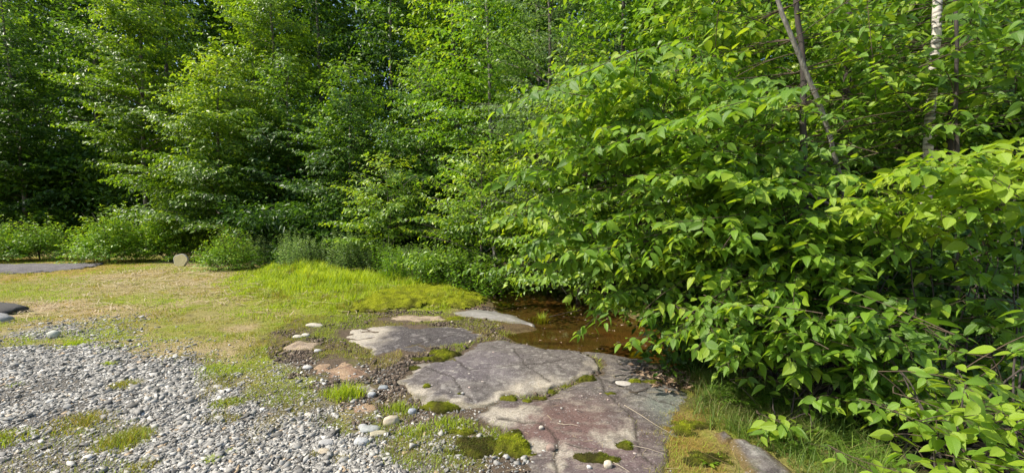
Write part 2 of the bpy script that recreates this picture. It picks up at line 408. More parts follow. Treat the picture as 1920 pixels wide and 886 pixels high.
def colA(P, s):
    c = blend(rockbase(P, s, 300), .75+0*s, DARKR*1.1)
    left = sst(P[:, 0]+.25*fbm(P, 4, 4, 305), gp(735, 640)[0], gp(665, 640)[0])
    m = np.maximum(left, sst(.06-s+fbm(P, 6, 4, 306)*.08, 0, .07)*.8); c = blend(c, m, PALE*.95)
    return blend(c, sst(nn(P, 14, 3, 307), .66, .74)*.5, C(.34, .31, .29))
def colB(P, s):
    c = rockbase(P, s, 320)
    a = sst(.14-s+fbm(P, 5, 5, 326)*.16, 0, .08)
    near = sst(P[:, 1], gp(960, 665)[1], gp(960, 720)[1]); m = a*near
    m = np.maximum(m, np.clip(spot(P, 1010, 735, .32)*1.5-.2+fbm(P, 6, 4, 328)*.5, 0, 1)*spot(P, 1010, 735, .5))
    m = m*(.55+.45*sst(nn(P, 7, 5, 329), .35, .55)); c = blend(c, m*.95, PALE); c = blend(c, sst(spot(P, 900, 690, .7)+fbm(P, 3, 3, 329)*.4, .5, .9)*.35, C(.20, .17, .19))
    return blend(c, sst(nn(P, 16, 3, 327), .66, .74)*.5, C(.42, .39, .35))
def colC(P, s):
    c = rockbase(P, s, 340)
    c = blend(c, np.clip(spot(P, 1060, 800, .5)*1.3+fbm(P, 4, 4, 341)*.4, 0, 1)*spot(P, 1060, 810, .8), REDR)
    c = blend(c, np.clip(spot(P, 1150, 870, .4)*1.2+fbm(P, 5, 4, 346)*.4, 0, 1)*.6*spot(P, 1150, 880, .5), C(.22, .15, .15))
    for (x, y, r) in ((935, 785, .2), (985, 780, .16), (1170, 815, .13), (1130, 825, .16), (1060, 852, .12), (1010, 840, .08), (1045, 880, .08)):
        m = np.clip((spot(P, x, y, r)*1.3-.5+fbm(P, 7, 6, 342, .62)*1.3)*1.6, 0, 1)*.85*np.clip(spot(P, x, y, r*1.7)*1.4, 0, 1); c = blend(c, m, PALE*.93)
    c = blend(c, np.clip(spot(P, 1265, 760, .3)*1.2+fbm(P, 6, 4, 343)*.5, 0, 1)*spot(P, 1265, 760, .5)*.7, C(.24, .27, .23))
    c = blend(c, sst(nn(P*np.array([1, 2.5]), 9, 5, 345), .55, .7)*.4*sst(-P[:, 0], -2.5, -.6), C(.40, .35, .28))
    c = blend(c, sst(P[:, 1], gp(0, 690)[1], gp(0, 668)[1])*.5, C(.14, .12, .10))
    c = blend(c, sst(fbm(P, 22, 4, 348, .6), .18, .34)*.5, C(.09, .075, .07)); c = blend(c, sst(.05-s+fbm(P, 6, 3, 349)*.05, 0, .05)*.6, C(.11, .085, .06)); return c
def colE(P, s):
    c = np.tile(C(.30, .19, .125), (len(P), 1)); c = blend(c, sst(nn(P, 6, 5, 360), .45, .6), C(.36, .25, .16)); c = blend(c, sst(nn(P, 16, 4, 362), .6, .7)*.7, C(.12, .085, .06)); return c
def colF(P, s): return blend(np.tile(C(.40, .31, .22), (len(P), 1)), sst(nn(P, 12, 4, 364), .55, .7), C(.24, .18, .13))
def colD(P, s): return blend(rockbase(P, s, 370), .4+0*s, C(.38, .36, .35))
def colG(P, s):
    c = rockbase(P, s, 380); c = blend(c, sst(nn(P*np.array([2.5, 1]), 10, 5, 381), .5, .7)*.6, C(.42, .40, .37)); return blend(c, sst(.06-s, 0, .05)*.8, C(.24, .15, .04))
def colH(P, s): return blend(rockbase(P, s, 390), .5+0*s, C(.17, .16, .17))
crackBC = g2([(893, 778), (906, 766), (945, 742), (990, 746), (1040, 733), (1075, 716), (1100, 702), (1125, 696)])
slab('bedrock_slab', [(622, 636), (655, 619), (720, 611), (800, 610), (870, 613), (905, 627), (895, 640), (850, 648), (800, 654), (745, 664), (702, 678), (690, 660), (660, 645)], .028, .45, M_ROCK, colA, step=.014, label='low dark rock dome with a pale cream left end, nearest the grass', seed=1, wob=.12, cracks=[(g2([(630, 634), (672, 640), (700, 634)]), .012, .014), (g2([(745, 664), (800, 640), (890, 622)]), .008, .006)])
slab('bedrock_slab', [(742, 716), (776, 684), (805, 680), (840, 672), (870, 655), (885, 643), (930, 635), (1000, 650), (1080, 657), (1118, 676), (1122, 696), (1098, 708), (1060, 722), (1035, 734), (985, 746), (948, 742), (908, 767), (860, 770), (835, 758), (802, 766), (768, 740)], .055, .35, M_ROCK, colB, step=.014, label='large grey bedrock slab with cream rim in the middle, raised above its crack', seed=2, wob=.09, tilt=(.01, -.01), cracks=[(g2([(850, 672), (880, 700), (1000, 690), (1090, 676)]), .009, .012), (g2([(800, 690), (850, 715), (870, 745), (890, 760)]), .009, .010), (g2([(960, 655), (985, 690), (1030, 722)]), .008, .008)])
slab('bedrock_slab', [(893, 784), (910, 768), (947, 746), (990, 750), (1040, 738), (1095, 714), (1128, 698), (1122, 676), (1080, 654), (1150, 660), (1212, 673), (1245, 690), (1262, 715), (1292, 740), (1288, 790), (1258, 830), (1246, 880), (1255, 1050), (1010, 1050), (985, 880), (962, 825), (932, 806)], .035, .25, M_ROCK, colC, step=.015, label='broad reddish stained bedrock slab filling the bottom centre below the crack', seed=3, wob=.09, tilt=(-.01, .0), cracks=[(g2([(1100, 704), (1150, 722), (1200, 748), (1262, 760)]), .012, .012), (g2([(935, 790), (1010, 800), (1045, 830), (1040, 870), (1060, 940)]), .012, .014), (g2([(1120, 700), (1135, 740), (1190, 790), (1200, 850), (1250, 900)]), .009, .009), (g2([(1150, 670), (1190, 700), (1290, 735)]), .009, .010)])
slab('bedrock_slab', [(555, 700), (600, 676), (660, 671), (702, 688), (694, 710), (640, 719), (590, 714)], .02, .2, M_ROCK, colE, label='flat rust brown rock patch beside the gravel', seed=4, wob=.12)
slab('bedrock_slab', [(526, 657), (560, 637), (602, 646), (582, 658)], .03, .15, M_ROCK, colF, label='small tan rock patch at the edge of the mown grass', seed=5, wob=.08)
slab('bedrock_slab', [(845, 584), (900, 580), (955, 589), (1003, 607), (960, 606), (900, 600), (865, 593)], .035, .3, M_ROCKWET, colD, label='thin smooth grey rock tongue lying beside the amber pool', seed=6, wob=.05)
slab('bedrock_slab', [(1366, 830), (1400, 830), (1440, 850), (1478, 880), (1530, 960), (1430, 970), (1400, 890)], .08, .18, M_ROCK, colG, label='grey rock slab at the bottom right among sedge grass', seed=7, wob=.03)
slab('bedrock_slab', [(1335, 812), (1362, 810), (1380, 826), (1366, 836), (1345, 832)], .04, .1, M_ROCK, colG, label='small grey rock showing between moss and shaded grass', seed=8, wob=.03)
slab('bedrock_slab', [(-250, 500), (40, 497), (140, 494), (200, 496), (150, 505), (60, 513), (-250, 522)], .08, .5, M_ROCK, colH, step=.05, label='dark smooth rock slab at the far left edge of the lawn', seed=9, wob=.4)
slab('bedrock_slab', [(640, 700+60), (690, 752), (715, 768), (690, 782), (650, 776)], .02, .12, M_ROCK, colE, label='small brown rock patch between green grass tuft and pebbles', seed=10, wob=.06)

slab('bedrock_slab', [(742, 655), (790, 648), (812, 656), (790, 668), (752, 670)], .02, .12, M_ROCK, colA, label='narrow rock strip between the dark dome and the olive moss hump', seed=11, wob=.1)
slab('bedrock_slab', [(700, 596), (760, 590), (830, 592), (838, 600), (770, 606), (712, 604)], .02, .2, M_ROCK, colF, label='thin brown rock ledge beyond the dark dome, below the moss bank', seed=12, wob=.14)
slab('bedrock_slab', [(655, 722), (700, 716), (722, 726), (700, 738), (664, 736)], .018, .12, M_ROCK, colB, label='small grey rock patch just below the rust brown patch', seed=13, wob=.1)
slab('bedrock_slab', [(800, 776), (862, 775), (905, 792), (915, 806), (860, 800), (812, 790)], .018, .12, M_ROCK, colC, label='low rock shelf under the lower edge of the large slab, fringed with moss', seed=14, wob=.1)

# ------------------------------------------------------------------ stones
def ico(sub=1):
    import bmesh
    bm = bmesh.new(); bmesh.ops.create_icosphere(bm, subdivisions=sub, radius=1); V = np.array([v.co[:] for v in bm.verts]); Fc = np.array([[v.index for v in f.verts] for f in bm.faces]); bm.free(); return V, Fc
ICO1, ICOF1 = ico(1); ICO3, ICOF3 = ico(3)
def rotm(rz, rx=0, ry=0): return np.array(Euler((rx, ry, rz)).to_matrix())
def stone(px, py, size, flat, col, label, group=None, rz=0, ang=.28, seed=0, mat=None, name='stone', sink=.25, lift=0):
    """size = (long, short) m"""
    p = place(px, py); V = ICO3.copy(); V = V*(1+fbm(V+seed*3.1, 1.1, 3, seed)[:, None]*ang)
    q = np.abs(V)**.8*np.sign(V); V = q*np.array([size[0]/2, size[1]/2, flat/2]); V = V + fbm(V*20+seed, .6, 2, seed+3)[:, None]*size[1]*.03
    V = V@rotm(rz, .1, .08).T; V[:, 2] += flat*(.5-sink)
    c = np.tile(np.array(col), (len(V), 1)); c = blend(c, sst(nn(V*30, 1, 3, seed), .45, .7)*.5, np.array(col)*.7)
    o = link(name, make_mesh(name, V, ICOF3, mat or M_STONE, True, col=c), loc=(p[0], p[1], p[2]+lift)); tag(o, label, 'rock' if name == 'boulder' else 'stone', group); return o
stone(719, 728, (.09, .06), .035, (.28, .30, .31), 'smooth dark grey oval pebble on the left corner of the large slab', seed=1)
stone(773, 774, (.07, .06), .05, (.33, .35, .38), 'round blue grey pebble in the grass below the large slab', seed=2)
stone(735, 792, (.11, .08), .075, (.47, .40, .29), 'blocky cream stone with a shaded side among pebbles and grass', seed=3, ang=.5, rz=.3)
stone(695, 806, (.15, .08), .035, (.34, .35, .33), 'flat pale green grey stone left of the blocky cream stone', seed=4, rz=.2)
stone(709, 814, (.13, .06), .03, (.40, .36, .25), 'thin flat tan stone just below the pale flat stone', seed=5, rz=.35)
stone(681, 802, (.07, .05), .04, (.36, .36, .35), 'small pale stone touching the left of the flat pale stone', seed=6)
stone(697, 743, (.08, .07), .05, (.42, .42, .42), 'white rough lump of stone on brown soil near the tall green tuft', seed=7, ang=.5)
stone(678, 831, (.10, .08), .05, (.42, .42, .41), 'pale grey chunk lying in the gravel near the grass', seed=8)
stone(590, 612, (.24, .10), .06, (.50, .45, .36), 'long flat cream stone at the edge of the lawn', seed=9)
stone(558, 632, (.12, .08), .04, (.5, .46, .38), 'cream flat stone just left of and below the long flat stone', seed=10)
stone(573, 630, (.11, .06), .05, (.52, .48, .40), 'small cream stone right beside another at the lawn edge', seed=11)
stone(596, 659, (.09, .06), .04, (.45, .44, .42), 'pale stone on dark soil by the tan rock patch', seed=12)
stone(577, 690, (.10, .06), .04, (.5, .48, .44), 'pale flat stone on the left rim of the rust brown rock patch', seed=13)
stone(1140, 875, (.052, .045), .045, (.55, .48, .36), 'round cream pebble on moss at the bottom of the reddish slab', seed=14, sink=.1)
stone(1104, 877, (.03, .025), .02, (.6, .58, .54), 'tiny white pebble left of the round cream pebble', seed=15, sink=.1)
stone(1170, 719, (.17, .09), .02, (.46, .42, .38), 'thin pale rock flake lying on the slab near the litter', seed=16)
stone(1033, 842, (.06, .045), .04, (.30, .22, .18), 'small brown pebble on the left part of the reddish slab', seed=17, sink=.1)
stone(1015, 803, (.035, .028), .025, (.45, .40, .34), 'small tan pebble high on the left of the reddish slab', seed=18, sink=.1)
stone(867, 738, (.03, .025), .02, (.5, .47, .42), 'tiny pale pebble alone near the top of the large slab edge', seed=19, sink=.1)
stone(612, 830, (.10, .07), .03, (.36, .35, .33), 'largest grey flat stone in the middle of the gravel', seed=20)
stone(607, 848, (.08, .055), .03, (.44, .37, .27), 'tan stone in the gravel just below the largest grey one', seed=21)
stone(100, 632, (.12, .09), .10, (.50, .50, .42), 'small upright pale stone on the thin gravel strip at the left', seed=22, sink=.1)
stone(-22, 588, (1.15, .45), .20, (.085, .08, .075), 'low dark boulder at the left edge of the lawn', seed=24, name='boulder', rz=-.1, ang=.5)
stone(-8, 603, (.42, .25), .16, (.30, .30, .29), 'paler rock lying against the foot of the dark boulder', seed=25, name='boulder')
sp = [(1080, 768), (1091, 742), (1050, 790), (1084, 793), (1053, 765), (1140, 749), (1126, 738), (980, 818), (960, 810), (1126, 845), (1190, 850), (845, 735), (880, 700), (810, 722), (766, 720), (880, 726), (925, 660), (862, 790), (880, 800), (655, 712), (640, 640), (655, 655), (600, 700), (675, 706), (730, 736), (790, 800), (825, 810), (770, 640), (850, 695), (905, 715)]
for k, (x, y) in enumerate(sp):
    stone(x, y, (.014+.014*random.random(), .012+.008*random.random()), .010, (.40+.1*random.random(), .38, .33), 'tiny pale pebble scattered on the bare rock and soil', 'tiny pale pebbles on the rock', seed=40+k, sink=.15, name='pebble')

BOXV = np.array([[x, y, z] for x in (-1, 1) for y in (-1, 1) for z in (-1, 1)], float)*.8
BOXF = np.array([[0, 1, 3], [0, 3, 2], [4, 6, 7], [4, 7, 5], [0, 4, 5], [0, 5, 1], [2, 3, 7], [2, 7, 6], [0, 2, 6], [0, 6, 4], [1, 5, 7], [1, 7, 3]])
def scatter(name, P, turn, size, tint, shapes, mat):
    """stuff nobody could count: one object, its shapes set on points by geometry nodes"""
    n = len(P); src = bpy.data.collections.new(name+'_shapes')
    for m_ in shapes: src.objects.link(bpy.data.objects.new('shape', m_))
    me = bpy.data.meshes.new(name); me.vertices.add(n); me.vertices.foreach_set('co', P.astype(np.float32).ravel())
    def att(nm, ty, val, key):
        a = me.attributes.new(nm, ty, 'POINT'); a.data.foreach_set(key, np.ascontiguousarray(val).ravel())
    att('tint', 'FLOAT', tint.astype(np.float32), 'value'); att('turn', 'FLOAT_VECTOR', turn.astype(np.float32), 'vector'); att('size', 'FLOAT_VECTOR', size.astype(np.float32), 'vector')
    o = link(name, me, kind='stuff'); g = bpy.data.node_groups.new(name, 'GeometryNodeTree')
    g.interface.new_socket('Geometry', in_out='INPUT', socket_type='NodeSocketGeometry'); g.interface.new_socket('Geometry', in_out='OUTPUT', socket_type='NodeSocketGeometry')
    gi, go = g.nodes.new('NodeGroupInput'), g.nodes.new('NodeGroupOutput'); ci = g.nodes.new('GeometryNodeCollectionInfo'); ci.inputs[0].default_value = src; ci.inputs['Separate Children'].default_value = True; ci.inputs['Reset Children'].default_value = True
    ip = g.nodes.new('GeometryNodeInstanceOnPoints'); ip.inputs['Pick Instance'].default_value = True
    def na(nm):
        k = g.nodes.new('GeometryNodeInputNamedAttribute'); k.data_type = 'FLOAT_VECTOR'; k.inputs[0].default_value = nm; return k.outputs[0]
    e = g.nodes.new('FunctionNodeEulerToRotation'); g.links.new(na('turn'), e.inputs[0]); g.links.new(e.outputs[0], ip.inputs['Rotation']); g.links.new(na('size'), ip.inputs['Scale'])
    g.links.new(gi.outputs[0], ip.inputs['Points']); g.links.new(ci.outputs[0], ip.inputs['Instance']); g.links.new(ip.outputs[0], go.inputs[0])
    md = o.modifiers.new('scatter', 'NODES'); md.node_group = g; me.materials.append(mat); return o
def chips(name, P, size, tint, mat, flat=(.35, .5), jit=.30):
    n = len(P); sh = []
    for v in range(16):
        q = BOXV*(1+R.randn(8, 3)*jit); q[R.randint(8)] *= .35; q[:, 0] += q[:, 1]*R.randn()*.3; sh.append(make_mesh('chip', q, BOXF, mat))
    scatter(name, np.stack([P[:, 0], P[:, 1], ground_h(P)+size*(-.2+.65*R.rand(n))], 1), np.stack([R.randn(n)*.38, R.randn(n)*.2, R.rand(n)*6.283], 1), size[:, None]*np.stack([.8+.5*R.rand(n), .6+.4*R.rand(n), flat[0]+flat[1]*R.rand(n)], 1), tint, sh, mat)
def build_gravel():
    lo = np.array([-9.5, .6]); hi = np.array([1.0, 7.0])
    P = lo+(hi-lo)*R.rand(1150000, 2)
    w1 = P + np.stack([fbm(P, 2.5, 4, 21), fbm(P, 2.5, 4, 31)], 1)*.28
    s = np.maximum(sdf(w1, GRAVEL), sdf(w1, GRAVEL2)-.1)
    bare = sst(fbm(P, 1.9, 4, 404), .16, .30)
    prob = (.06+.94*sst(s, -.10, .30)*(.75+.25*sst(fbm(P, 4, 3, 409), -.3, .1)))*(s > -.9)*(1-.85*bare)*np.where(s < 0, sst(s, -.9, 0), 1)
    prob = prob*(1-.9*sst(sdf(w1, STRIP), -.1, .12)*sst(fbm(P, 2.6, 3, 412), -.35, .05)); P = P[R.rand(len(P)) < prob]
    px, py, f = project(np.hstack([P, np.zeros((len(P), 1))]))
    P = P[(px > -900) & (px < 1300) & (py < 1300)][:250000]; n = len(P)
    size = np.clip(np.exp(R.randn(n)*.5)*.0059, .0025, .026)*(1+.06*P[:, 1])
    chips('gravel', P, size, np.clip(.45+R.randn(n)*.27, 0, 1), M_CHIP)
    P = lo+(hi-lo)*R.rand(190000, 2); w1 = P + np.stack([fbm(P, 2.5, 4, 21), fbm(P, 2.5, 4, 31)], 1)*.28
    prob = sst(np.maximum(sdf(w1, GRAVEL), sdf(w1, SOIL)), -.35, .1)*(P[:, 1] < 4.6)*(sdf(P, POOL) < 0)
    for pl, f_ in PLATES: prob = prob*(sdf(P, pl) < 0)
    P = P[R.rand(len(P)) < prob]; px, py, f = project(np.hstack([P, np.zeros((len(P), 1))])); P = P[(px > -100) & (px < 1450) & (py < 960)][:70000]; n = len(P)
    chips('grit', P, np.clip(np.exp(R.randn(n)*.4)*.0033, .0015, .008), np.clip(.42+R.randn(n)*.3, 0, 1), M_CHIP, (.5, .5))
    # crumbly dark earth between the slabs
    P = lo+(hi-lo)*R.rand(160000, 2)*np.array([1, 1.1])+np.array([1.5, 0])*0; P[:, 0] = -3.2+4.6*R.rand(len(P))
    w1 = P + np.stack([fbm(P, 2.5, 4, 21), fbm(P, 2.5, 4, 31)], 1)*.28
    m = (sdf(w1, SOIL) > -.1)*(sdf(P, ORANGE) < 0)*sst(fbm(P, 3, 3, 777), -.15, .15)*(sdf(P, POOL) < .0)
    for pl, f_ in PLATES: m = m*(sdf(P, pl) < .01)
    P = P[R.rand(len(P)) < m][:30000]; n = len(P)
    chips('earth_crumbs', P, np.clip(np.exp(R.randn(n)*.55)*.0062, .002, .028), np.clip(.3+R.randn(n)*.25, 0, 1), M_CRUMB, (.4, .6))
build_gravel()

# ------------------------------------------------------------------ leaves and plants
def leaf_template(kind, droop=.18, fold=.16, width=.30, curl=0.):
    if kind == 'near':
        us = [0, .16, .38, .62, .84, 1.0]; ws = [.0, .72, 1.0, .82, .36, .0]
        V = [(0, 0, 0)]; UV = [(0, 0)]
        for u, w in list(zip(us, ws))[1:-1]:
            z = -droop*u*u; hw = w*width
            V += [(-hw, u-.04*w, z+fold*w*.5), (0, u, z), (hw, u-.04*w, z+fold*w*.5+curl*w)]; UV += [(-w*.5, u), (0, u), (w*.5, u)]
        V.append((0, 1, -droop)); UV.append((0, 1))
        T = []
        T += [(0, 2, 1), (0, 3, 2)]
        for k in range(3):
            a = 1+3*k; b = a+3
            T += [(a, a+1, b+1), (a, b+1, b), (a+1, a+2, b+2), (a+1, b+2, b+1)]
        e = 10; t = 13
        T += [(e, e+1, t), (e+1, e+2, t)]
    elif kind == 'mid':
        V = [(0, 0, 0), (-width, .45, fold*.5-droop*.2), (0, .5, -droop*.3), (width, .45, fold*.5-droop*.2), (0, 1, -droop)]
        UV = [(0, 0), (-.5, .45), (0, .5), (.5, .45), (0, 1)]
        T = [(0, 2, 1), (0, 3, 2), (1, 2, 4), (2, 3, 4)]
    else:
        V = [(0, 0, 0), (-width, .48, fold*.4), (0, 1, -droop), (width, .48, fold*.4)]; UV = [(0, 0), (-.5, .5), (0, 1), (.5, .5)]
        T = [(0, 3, 2), (0, 2, 1)]
    return np.array(V, float), np.array(T), np.array(UV, float)
TEMPL = {k: [leaf_template(k, d, f, w, c) for d, f, w, c in ((.12, .14, .26, 0), (.30, .18, .24, .06), (.05, .24, .28, -.06), (.42, .12, .25, 0))] for k in ('near', 'mid', 'far')}
def norm(v): return v/(np.linalg.norm(v, axis=-1, keepdims=True)+1e-9)
class Leaves:
    def __init__(s): s.P = []; s.D = []; s.N = []; s.S = []; s.T = []
    def add(s, P, D, Nn, S, T): s.P.append(P); s.D.append(D); s.N.append(Nn); s.S.append(S); s.T.append(T)
    def cat(s):
        P = np.concatenate(s.P); D = norm(np.concatenate(s.D)); Nn = np.concatenate(s.N); Nn = norm(Nn-(Nn*D).sum(1, keepdims=True)*D)
        return P, D, Nn, np.concatenate(s.S), np.concatenate(s.T)
def leaf_arrays(P, D, Nn, S, T, kind):
    Sd = np.cross(D, Nn); var = R.randint(0, 4, len(P)); Vs, Fs, Us, Ts = [], [], [], []; base = 0
    for v in range(4):
        m = var == v
        if not m.any(): continue
        tv, tf, tu = TEMPL[kind][v]; n = m.sum()
        V = P[m][:, None]+S[m][:, None, None]*(tv[None, :, 0:1]*Sd[m][:, None]+tv[None, :, 1:2]*D[m][:, None]+tv[None, :, 2:3]*Nn[m][:, None])
        Vs.append(V.reshape(-1, 3)); Fs.append((tf[None]+(np.arange(n)*len(tv))[:, None, None]+base).reshape(-1, 3)); Us.append(np.tile(tu, (n, 1))); Ts.append(np.repeat(T[m], len(tv))); base += n*len(tv)
    return np.concatenate(Vs), np.concatenate(Fs), np.concatenate(Us), np.concatenate(Ts)
class Tubes:
    def __init__(s): s.V = []; s.F = []; s.n = 0
    def add(s, pts, r0, r1, sides=5):
        pts = np.asarray(pts, float); k = len(pts); tan = norm(np.gradient(pts, axis=0))
        ref = np.array([0, 0, 1.]) if abs(tan[:, 2]).mean() < .8 else np.array([1., 0, 0])
        a = norm(np.cross(tan, ref)); b = np.cross(tan, a); rr = np.linspace(r0, r1, k)[:, None, None] if np.isscalar(r1) else None
        th = np.arange(sides)/sides*2*math.pi
        ring = pts[:, None]+rr*(a[:, None]*np.cos(th)[None, :, None]+b[:, None]*np.sin(th)[None, :, None])
        s.V.append(ring.reshape(-1, 3)); i = np.arange(k-1)[:, None]*sides; j = np.arange(sides)[None]; j2 = (j+1) % sides
        s.F.append(np.stack([i+j, i+j2, i+sides+j2, i+sides+j], -1).reshape(-1, 4)+s.n); s.n += k*sides
    def mesh(s, name, mat, off=None):
        V = np.concatenate(s.V); V = V-off if off is not None else V
        return make_mesh(name, V, np.concatenate(s.F), mat, True)
UP = np.array([0, 0, 1.])
def bezier(a, b, c, n):
    t = np.linspace(0, 1, n)[:, None]; return (1-t)**2*a+2*t*(1-t)*b+t*t*c
def bough(L, tw, a, b, rise, leaf=.1, sp=.05, tsp=.11, side=.42, start=.2, tint=.5, r0=.006, jit=.4, hang=.35, tilt=None, droop=.12, twigs=True, tipgain=.25, levels=1):
    """a limb from a to b with side twigs in a near level spray and alternate leaves"""
    a = np.asarray(a, float); b = np.asarray(b, float); ln = np.linalg.norm(b-a)
    m = (a+b)/2+UP*rise*ln+R.randn(3)*ln*.06; n = max(5, int(ln/.12)); C_ = bezier(a, m, b, n)
    if twigs: tw.add(C_, r0*.75, r0*.22, 4)
    tiltv = norm(UP+(R.randn(3)*.22 if tilt is None else tilt))
    s = start*ln; sgn = R.choice([-1, 1])
    cum = np.concatenate([[0], np.cumsum(np.linalg.norm(np.diff(C_, axis=0), axis=1))]); tot = cum[-1]
    bt = tint+R.randn()*.07
    def at(d): 
        p = np.array([np.interp(d, cum, C_[:, i]) for i in range(3)]); k = min(np.searchsorted(cum, d), n-1); k = max(k, 1); return p, norm(C_[k]-C_[k-1])
    def leaves(q0, td, l, up):
        k = max(2, int(l/sp)); t = (np.arange(k)+.6)/k; sg = np.where(np.arange(k) % 2 == 0, 1., -1.)
        P = q0+np.outer(t*l, td)-UP*(droop*l*t*t)[:, None]; sv = norm(np.cross(up, td))
        last = (t > .93)
        D = td*np.where(last, 1.2, .5)[:, None]+np.outer(sg*np.where(last, .3, 1), sv)+R.randn(k, 3)*jit*.5-UP*hang
        Nn = np.tile(up, (k, 1))+R.randn(k, 3)*jit
        L.add(P, D, Nn, leaf*(.55+.65*R.rand(k)**.8)*np.where(t > .8, .75, 1)*1.08, np.clip(bt+R.randn(k)*.15+tipgain*(t > .75)+.5*(R.rand(k) < .012), 0, 1))
        if twigs: tw.add(np.array([q0, q0+td*l-UP*droop*l]), r0*.35, r0*.15, 3)
    while s < tot*.985:
        p, td = at(s); fr = s/tot; l = side*ln*(1-fr)**.75*(.7+.6*R.rand())*min(1, (fr-start*.5)/.15+.4)
        l = max(l, sp*1.6); sv = norm(np.cross(tiltv, td)); d = norm(td*.75+sv*sgn*.8+R.randn(3)*.14)
        if levels > 1 and l > .35:
            q = s; kk = int(l/(tsp*1.3))
            for i in range(kk):
                u = (i+.7)/kk; sg2 = -1 if i % 2 else 1; q0 = p+d*l*u-UP*droop*l*u*u; d2 = norm(d*.7+norm(np.cross(tiltv, d))*sg2*.8+R.randn(3)*.15)
                leaves(q0, d2, max(.35*l*(1-u)+.08, sp*2), tiltv)
        leaves(p, d, l, tiltv)
        s += tsp*(.7+.6*R.rand()); sgn = -sgn
    leaves(C_[-2], norm(C_[-1]-C_[-2]), max(sp*3, .08), tiltv)

LEAFVAR = []
for v in range(12):
    tv, tf, tu = TEMPL['near'][v % 4]; LEAFVAR.append(make_mesh('leaf', tv, tf, M_LEAF_NEAR, True, tint=np.full(len(tv), (.32, .42, .5, .58, .68, .8, .92, .38, .46, .55, .63, .74)[v]), uv=tu))
LV_TINT = np.array([.32, .42, .5, .58, .68, .8, .92, .38, .46, .55, .63, .74])
def finish(root, L, tw, kind, mat, twmat=None, nobj=0, minpx=10, fname='foliage'):
    off = np.array(root.location)
    if tw is not None and tw.V: link('twigs', tw.mesh('twigs', twmat or M_TWIG, off), root, kind='stuff')
    P, D, Nn, S, T = L.cat(); rest = np.ones(len(P), bool)
    if nobj:
        px, py, f = project(P); big = (px > -20) & (px < 1940) & (py > -20) & (py < 900) & (S*F/f > minpx)
        sc = np.where(big, f, 1e9); idx = np.argsort(sc)[:nobj]; idx = idx[sc[idx] < 1e8]
        Sd = np.cross(D, Nn)
        for i in idx:
            v = np.argmin(np.abs(LV_TINT-T[i])+R.rand(12)*.06)
            if i == idx[0]: o = bpy.data.objects.new('leaf', LEAFVAR[v]); first = o
            else: o = first.copy(); o.data = LEAFVAR[v]
            COL.objects.link(o); o.parent = root
            m = np.eye(4); m[:3, 0] = Sd[i]*S[i]; m[:3, 1] = D[i]*S[i]; m[:3, 2] = Nn[i]*S[i]; m[:3, 3] = P[i]-off
            o.matrix_basis = Matrix(m.tolist())
        rest[idx] = False
    if rest.any():
        V, Fc, U, TT = leaf_arrays(P[rest], D[rest], Nn[rest], S[rest], T[rest], kind)
        link(fname, make_mesh(fname, V-off, Fc, mat, kind == 'near', tint=TT, uv=U if kind == 'near' else None), root, kind='stuff')
    return len(P)

def trunk_line(b, h, lean, wob, n=14):
    t = np.linspace(0, 1, n)[:, None]; w = np.cumsum(R.randn(n, 3)*wob, 0)*np.array([1, 1, 0]); w = w-w[0]
    return b+np.array([0, 0, -.1])+t*(np.array([lean[0], lean[1], h]))+w*t
def tree(name, label, px, d, h, rad, mat, bark=M_BARK, kind='mid', nl=60, leaf=.11, lo=.08, tint=.45, lean=(0, 0), tr=.07, group='trees of the wood edge', prof=None, tsp=.12, sp=.065, side=.5, rise=.12, hang=.35, x=None, toptint=.25, cull=True):
    bx = (px-CX)/F*d if x is None else x
    nl = int(nl*1.4); leaf *= 1.15
    b = np.array([bx, d, ground_z(bx, d)]); root = empty(name, b, label, 'tree', group)
    tl = trunk_line(b, h, lean, .035*h/8); T = Tubes(); T.add(tl, tr, tr*.25, 8); link('trunk', T.mesh('trunk', bark, b), root)
    L = Leaves(); tw = Tubes(); prof = prof or (lambda u: (1-u)**.6*min(1, .55+u*1.5))
    az = R.rand()*6.28; nlimb = 0
    for k in range(nl):
        u = lo+(1-lo)*((k+R.rand()*.7)/nl); az += 2.4+R.randn()*.3
        p = np.array([np.interp(u, np.linspace(0, 1, len(tl)), tl[:, i]) for i in range(3)])
        ln = rad*prof((u-lo)/(1-lo))*(.6+.6*R.rand())+.25
        if cull and math.sin(az) > .75 and R.rand() < .6: continue
        q = p+np.array([math.cos(az)*ln, math.sin(az)*ln, ln*(.10+.55*u)+R.randn()*.1*ln])
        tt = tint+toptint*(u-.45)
        if nlimb < 14 and ln > .8 and k % 3 == 0:
            lt = Tubes(); m = (p+q)/2+UP*rise*ln; lt.add(bezier(p, m, q, 7), max(.012, tr*.35), .004, 5); link('limb', lt.mesh('limb', bark, b), root); nlimb += 1
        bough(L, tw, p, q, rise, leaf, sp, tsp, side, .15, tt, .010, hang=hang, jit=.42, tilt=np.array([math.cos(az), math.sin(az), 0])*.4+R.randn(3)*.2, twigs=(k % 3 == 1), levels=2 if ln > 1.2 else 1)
    # leader tip
    bough(L, tw, tl[-3], tl[-1]+np.array([0, 0, .3]), 0, leaf, sp, tsp*.7, .5, .1, tint+toptint*.6)
    n = finish(root, L, tw, kind, mat, bark, fname='crown')
    return n

NT = 0
low = lambda u: (1-u)**.55*1.0
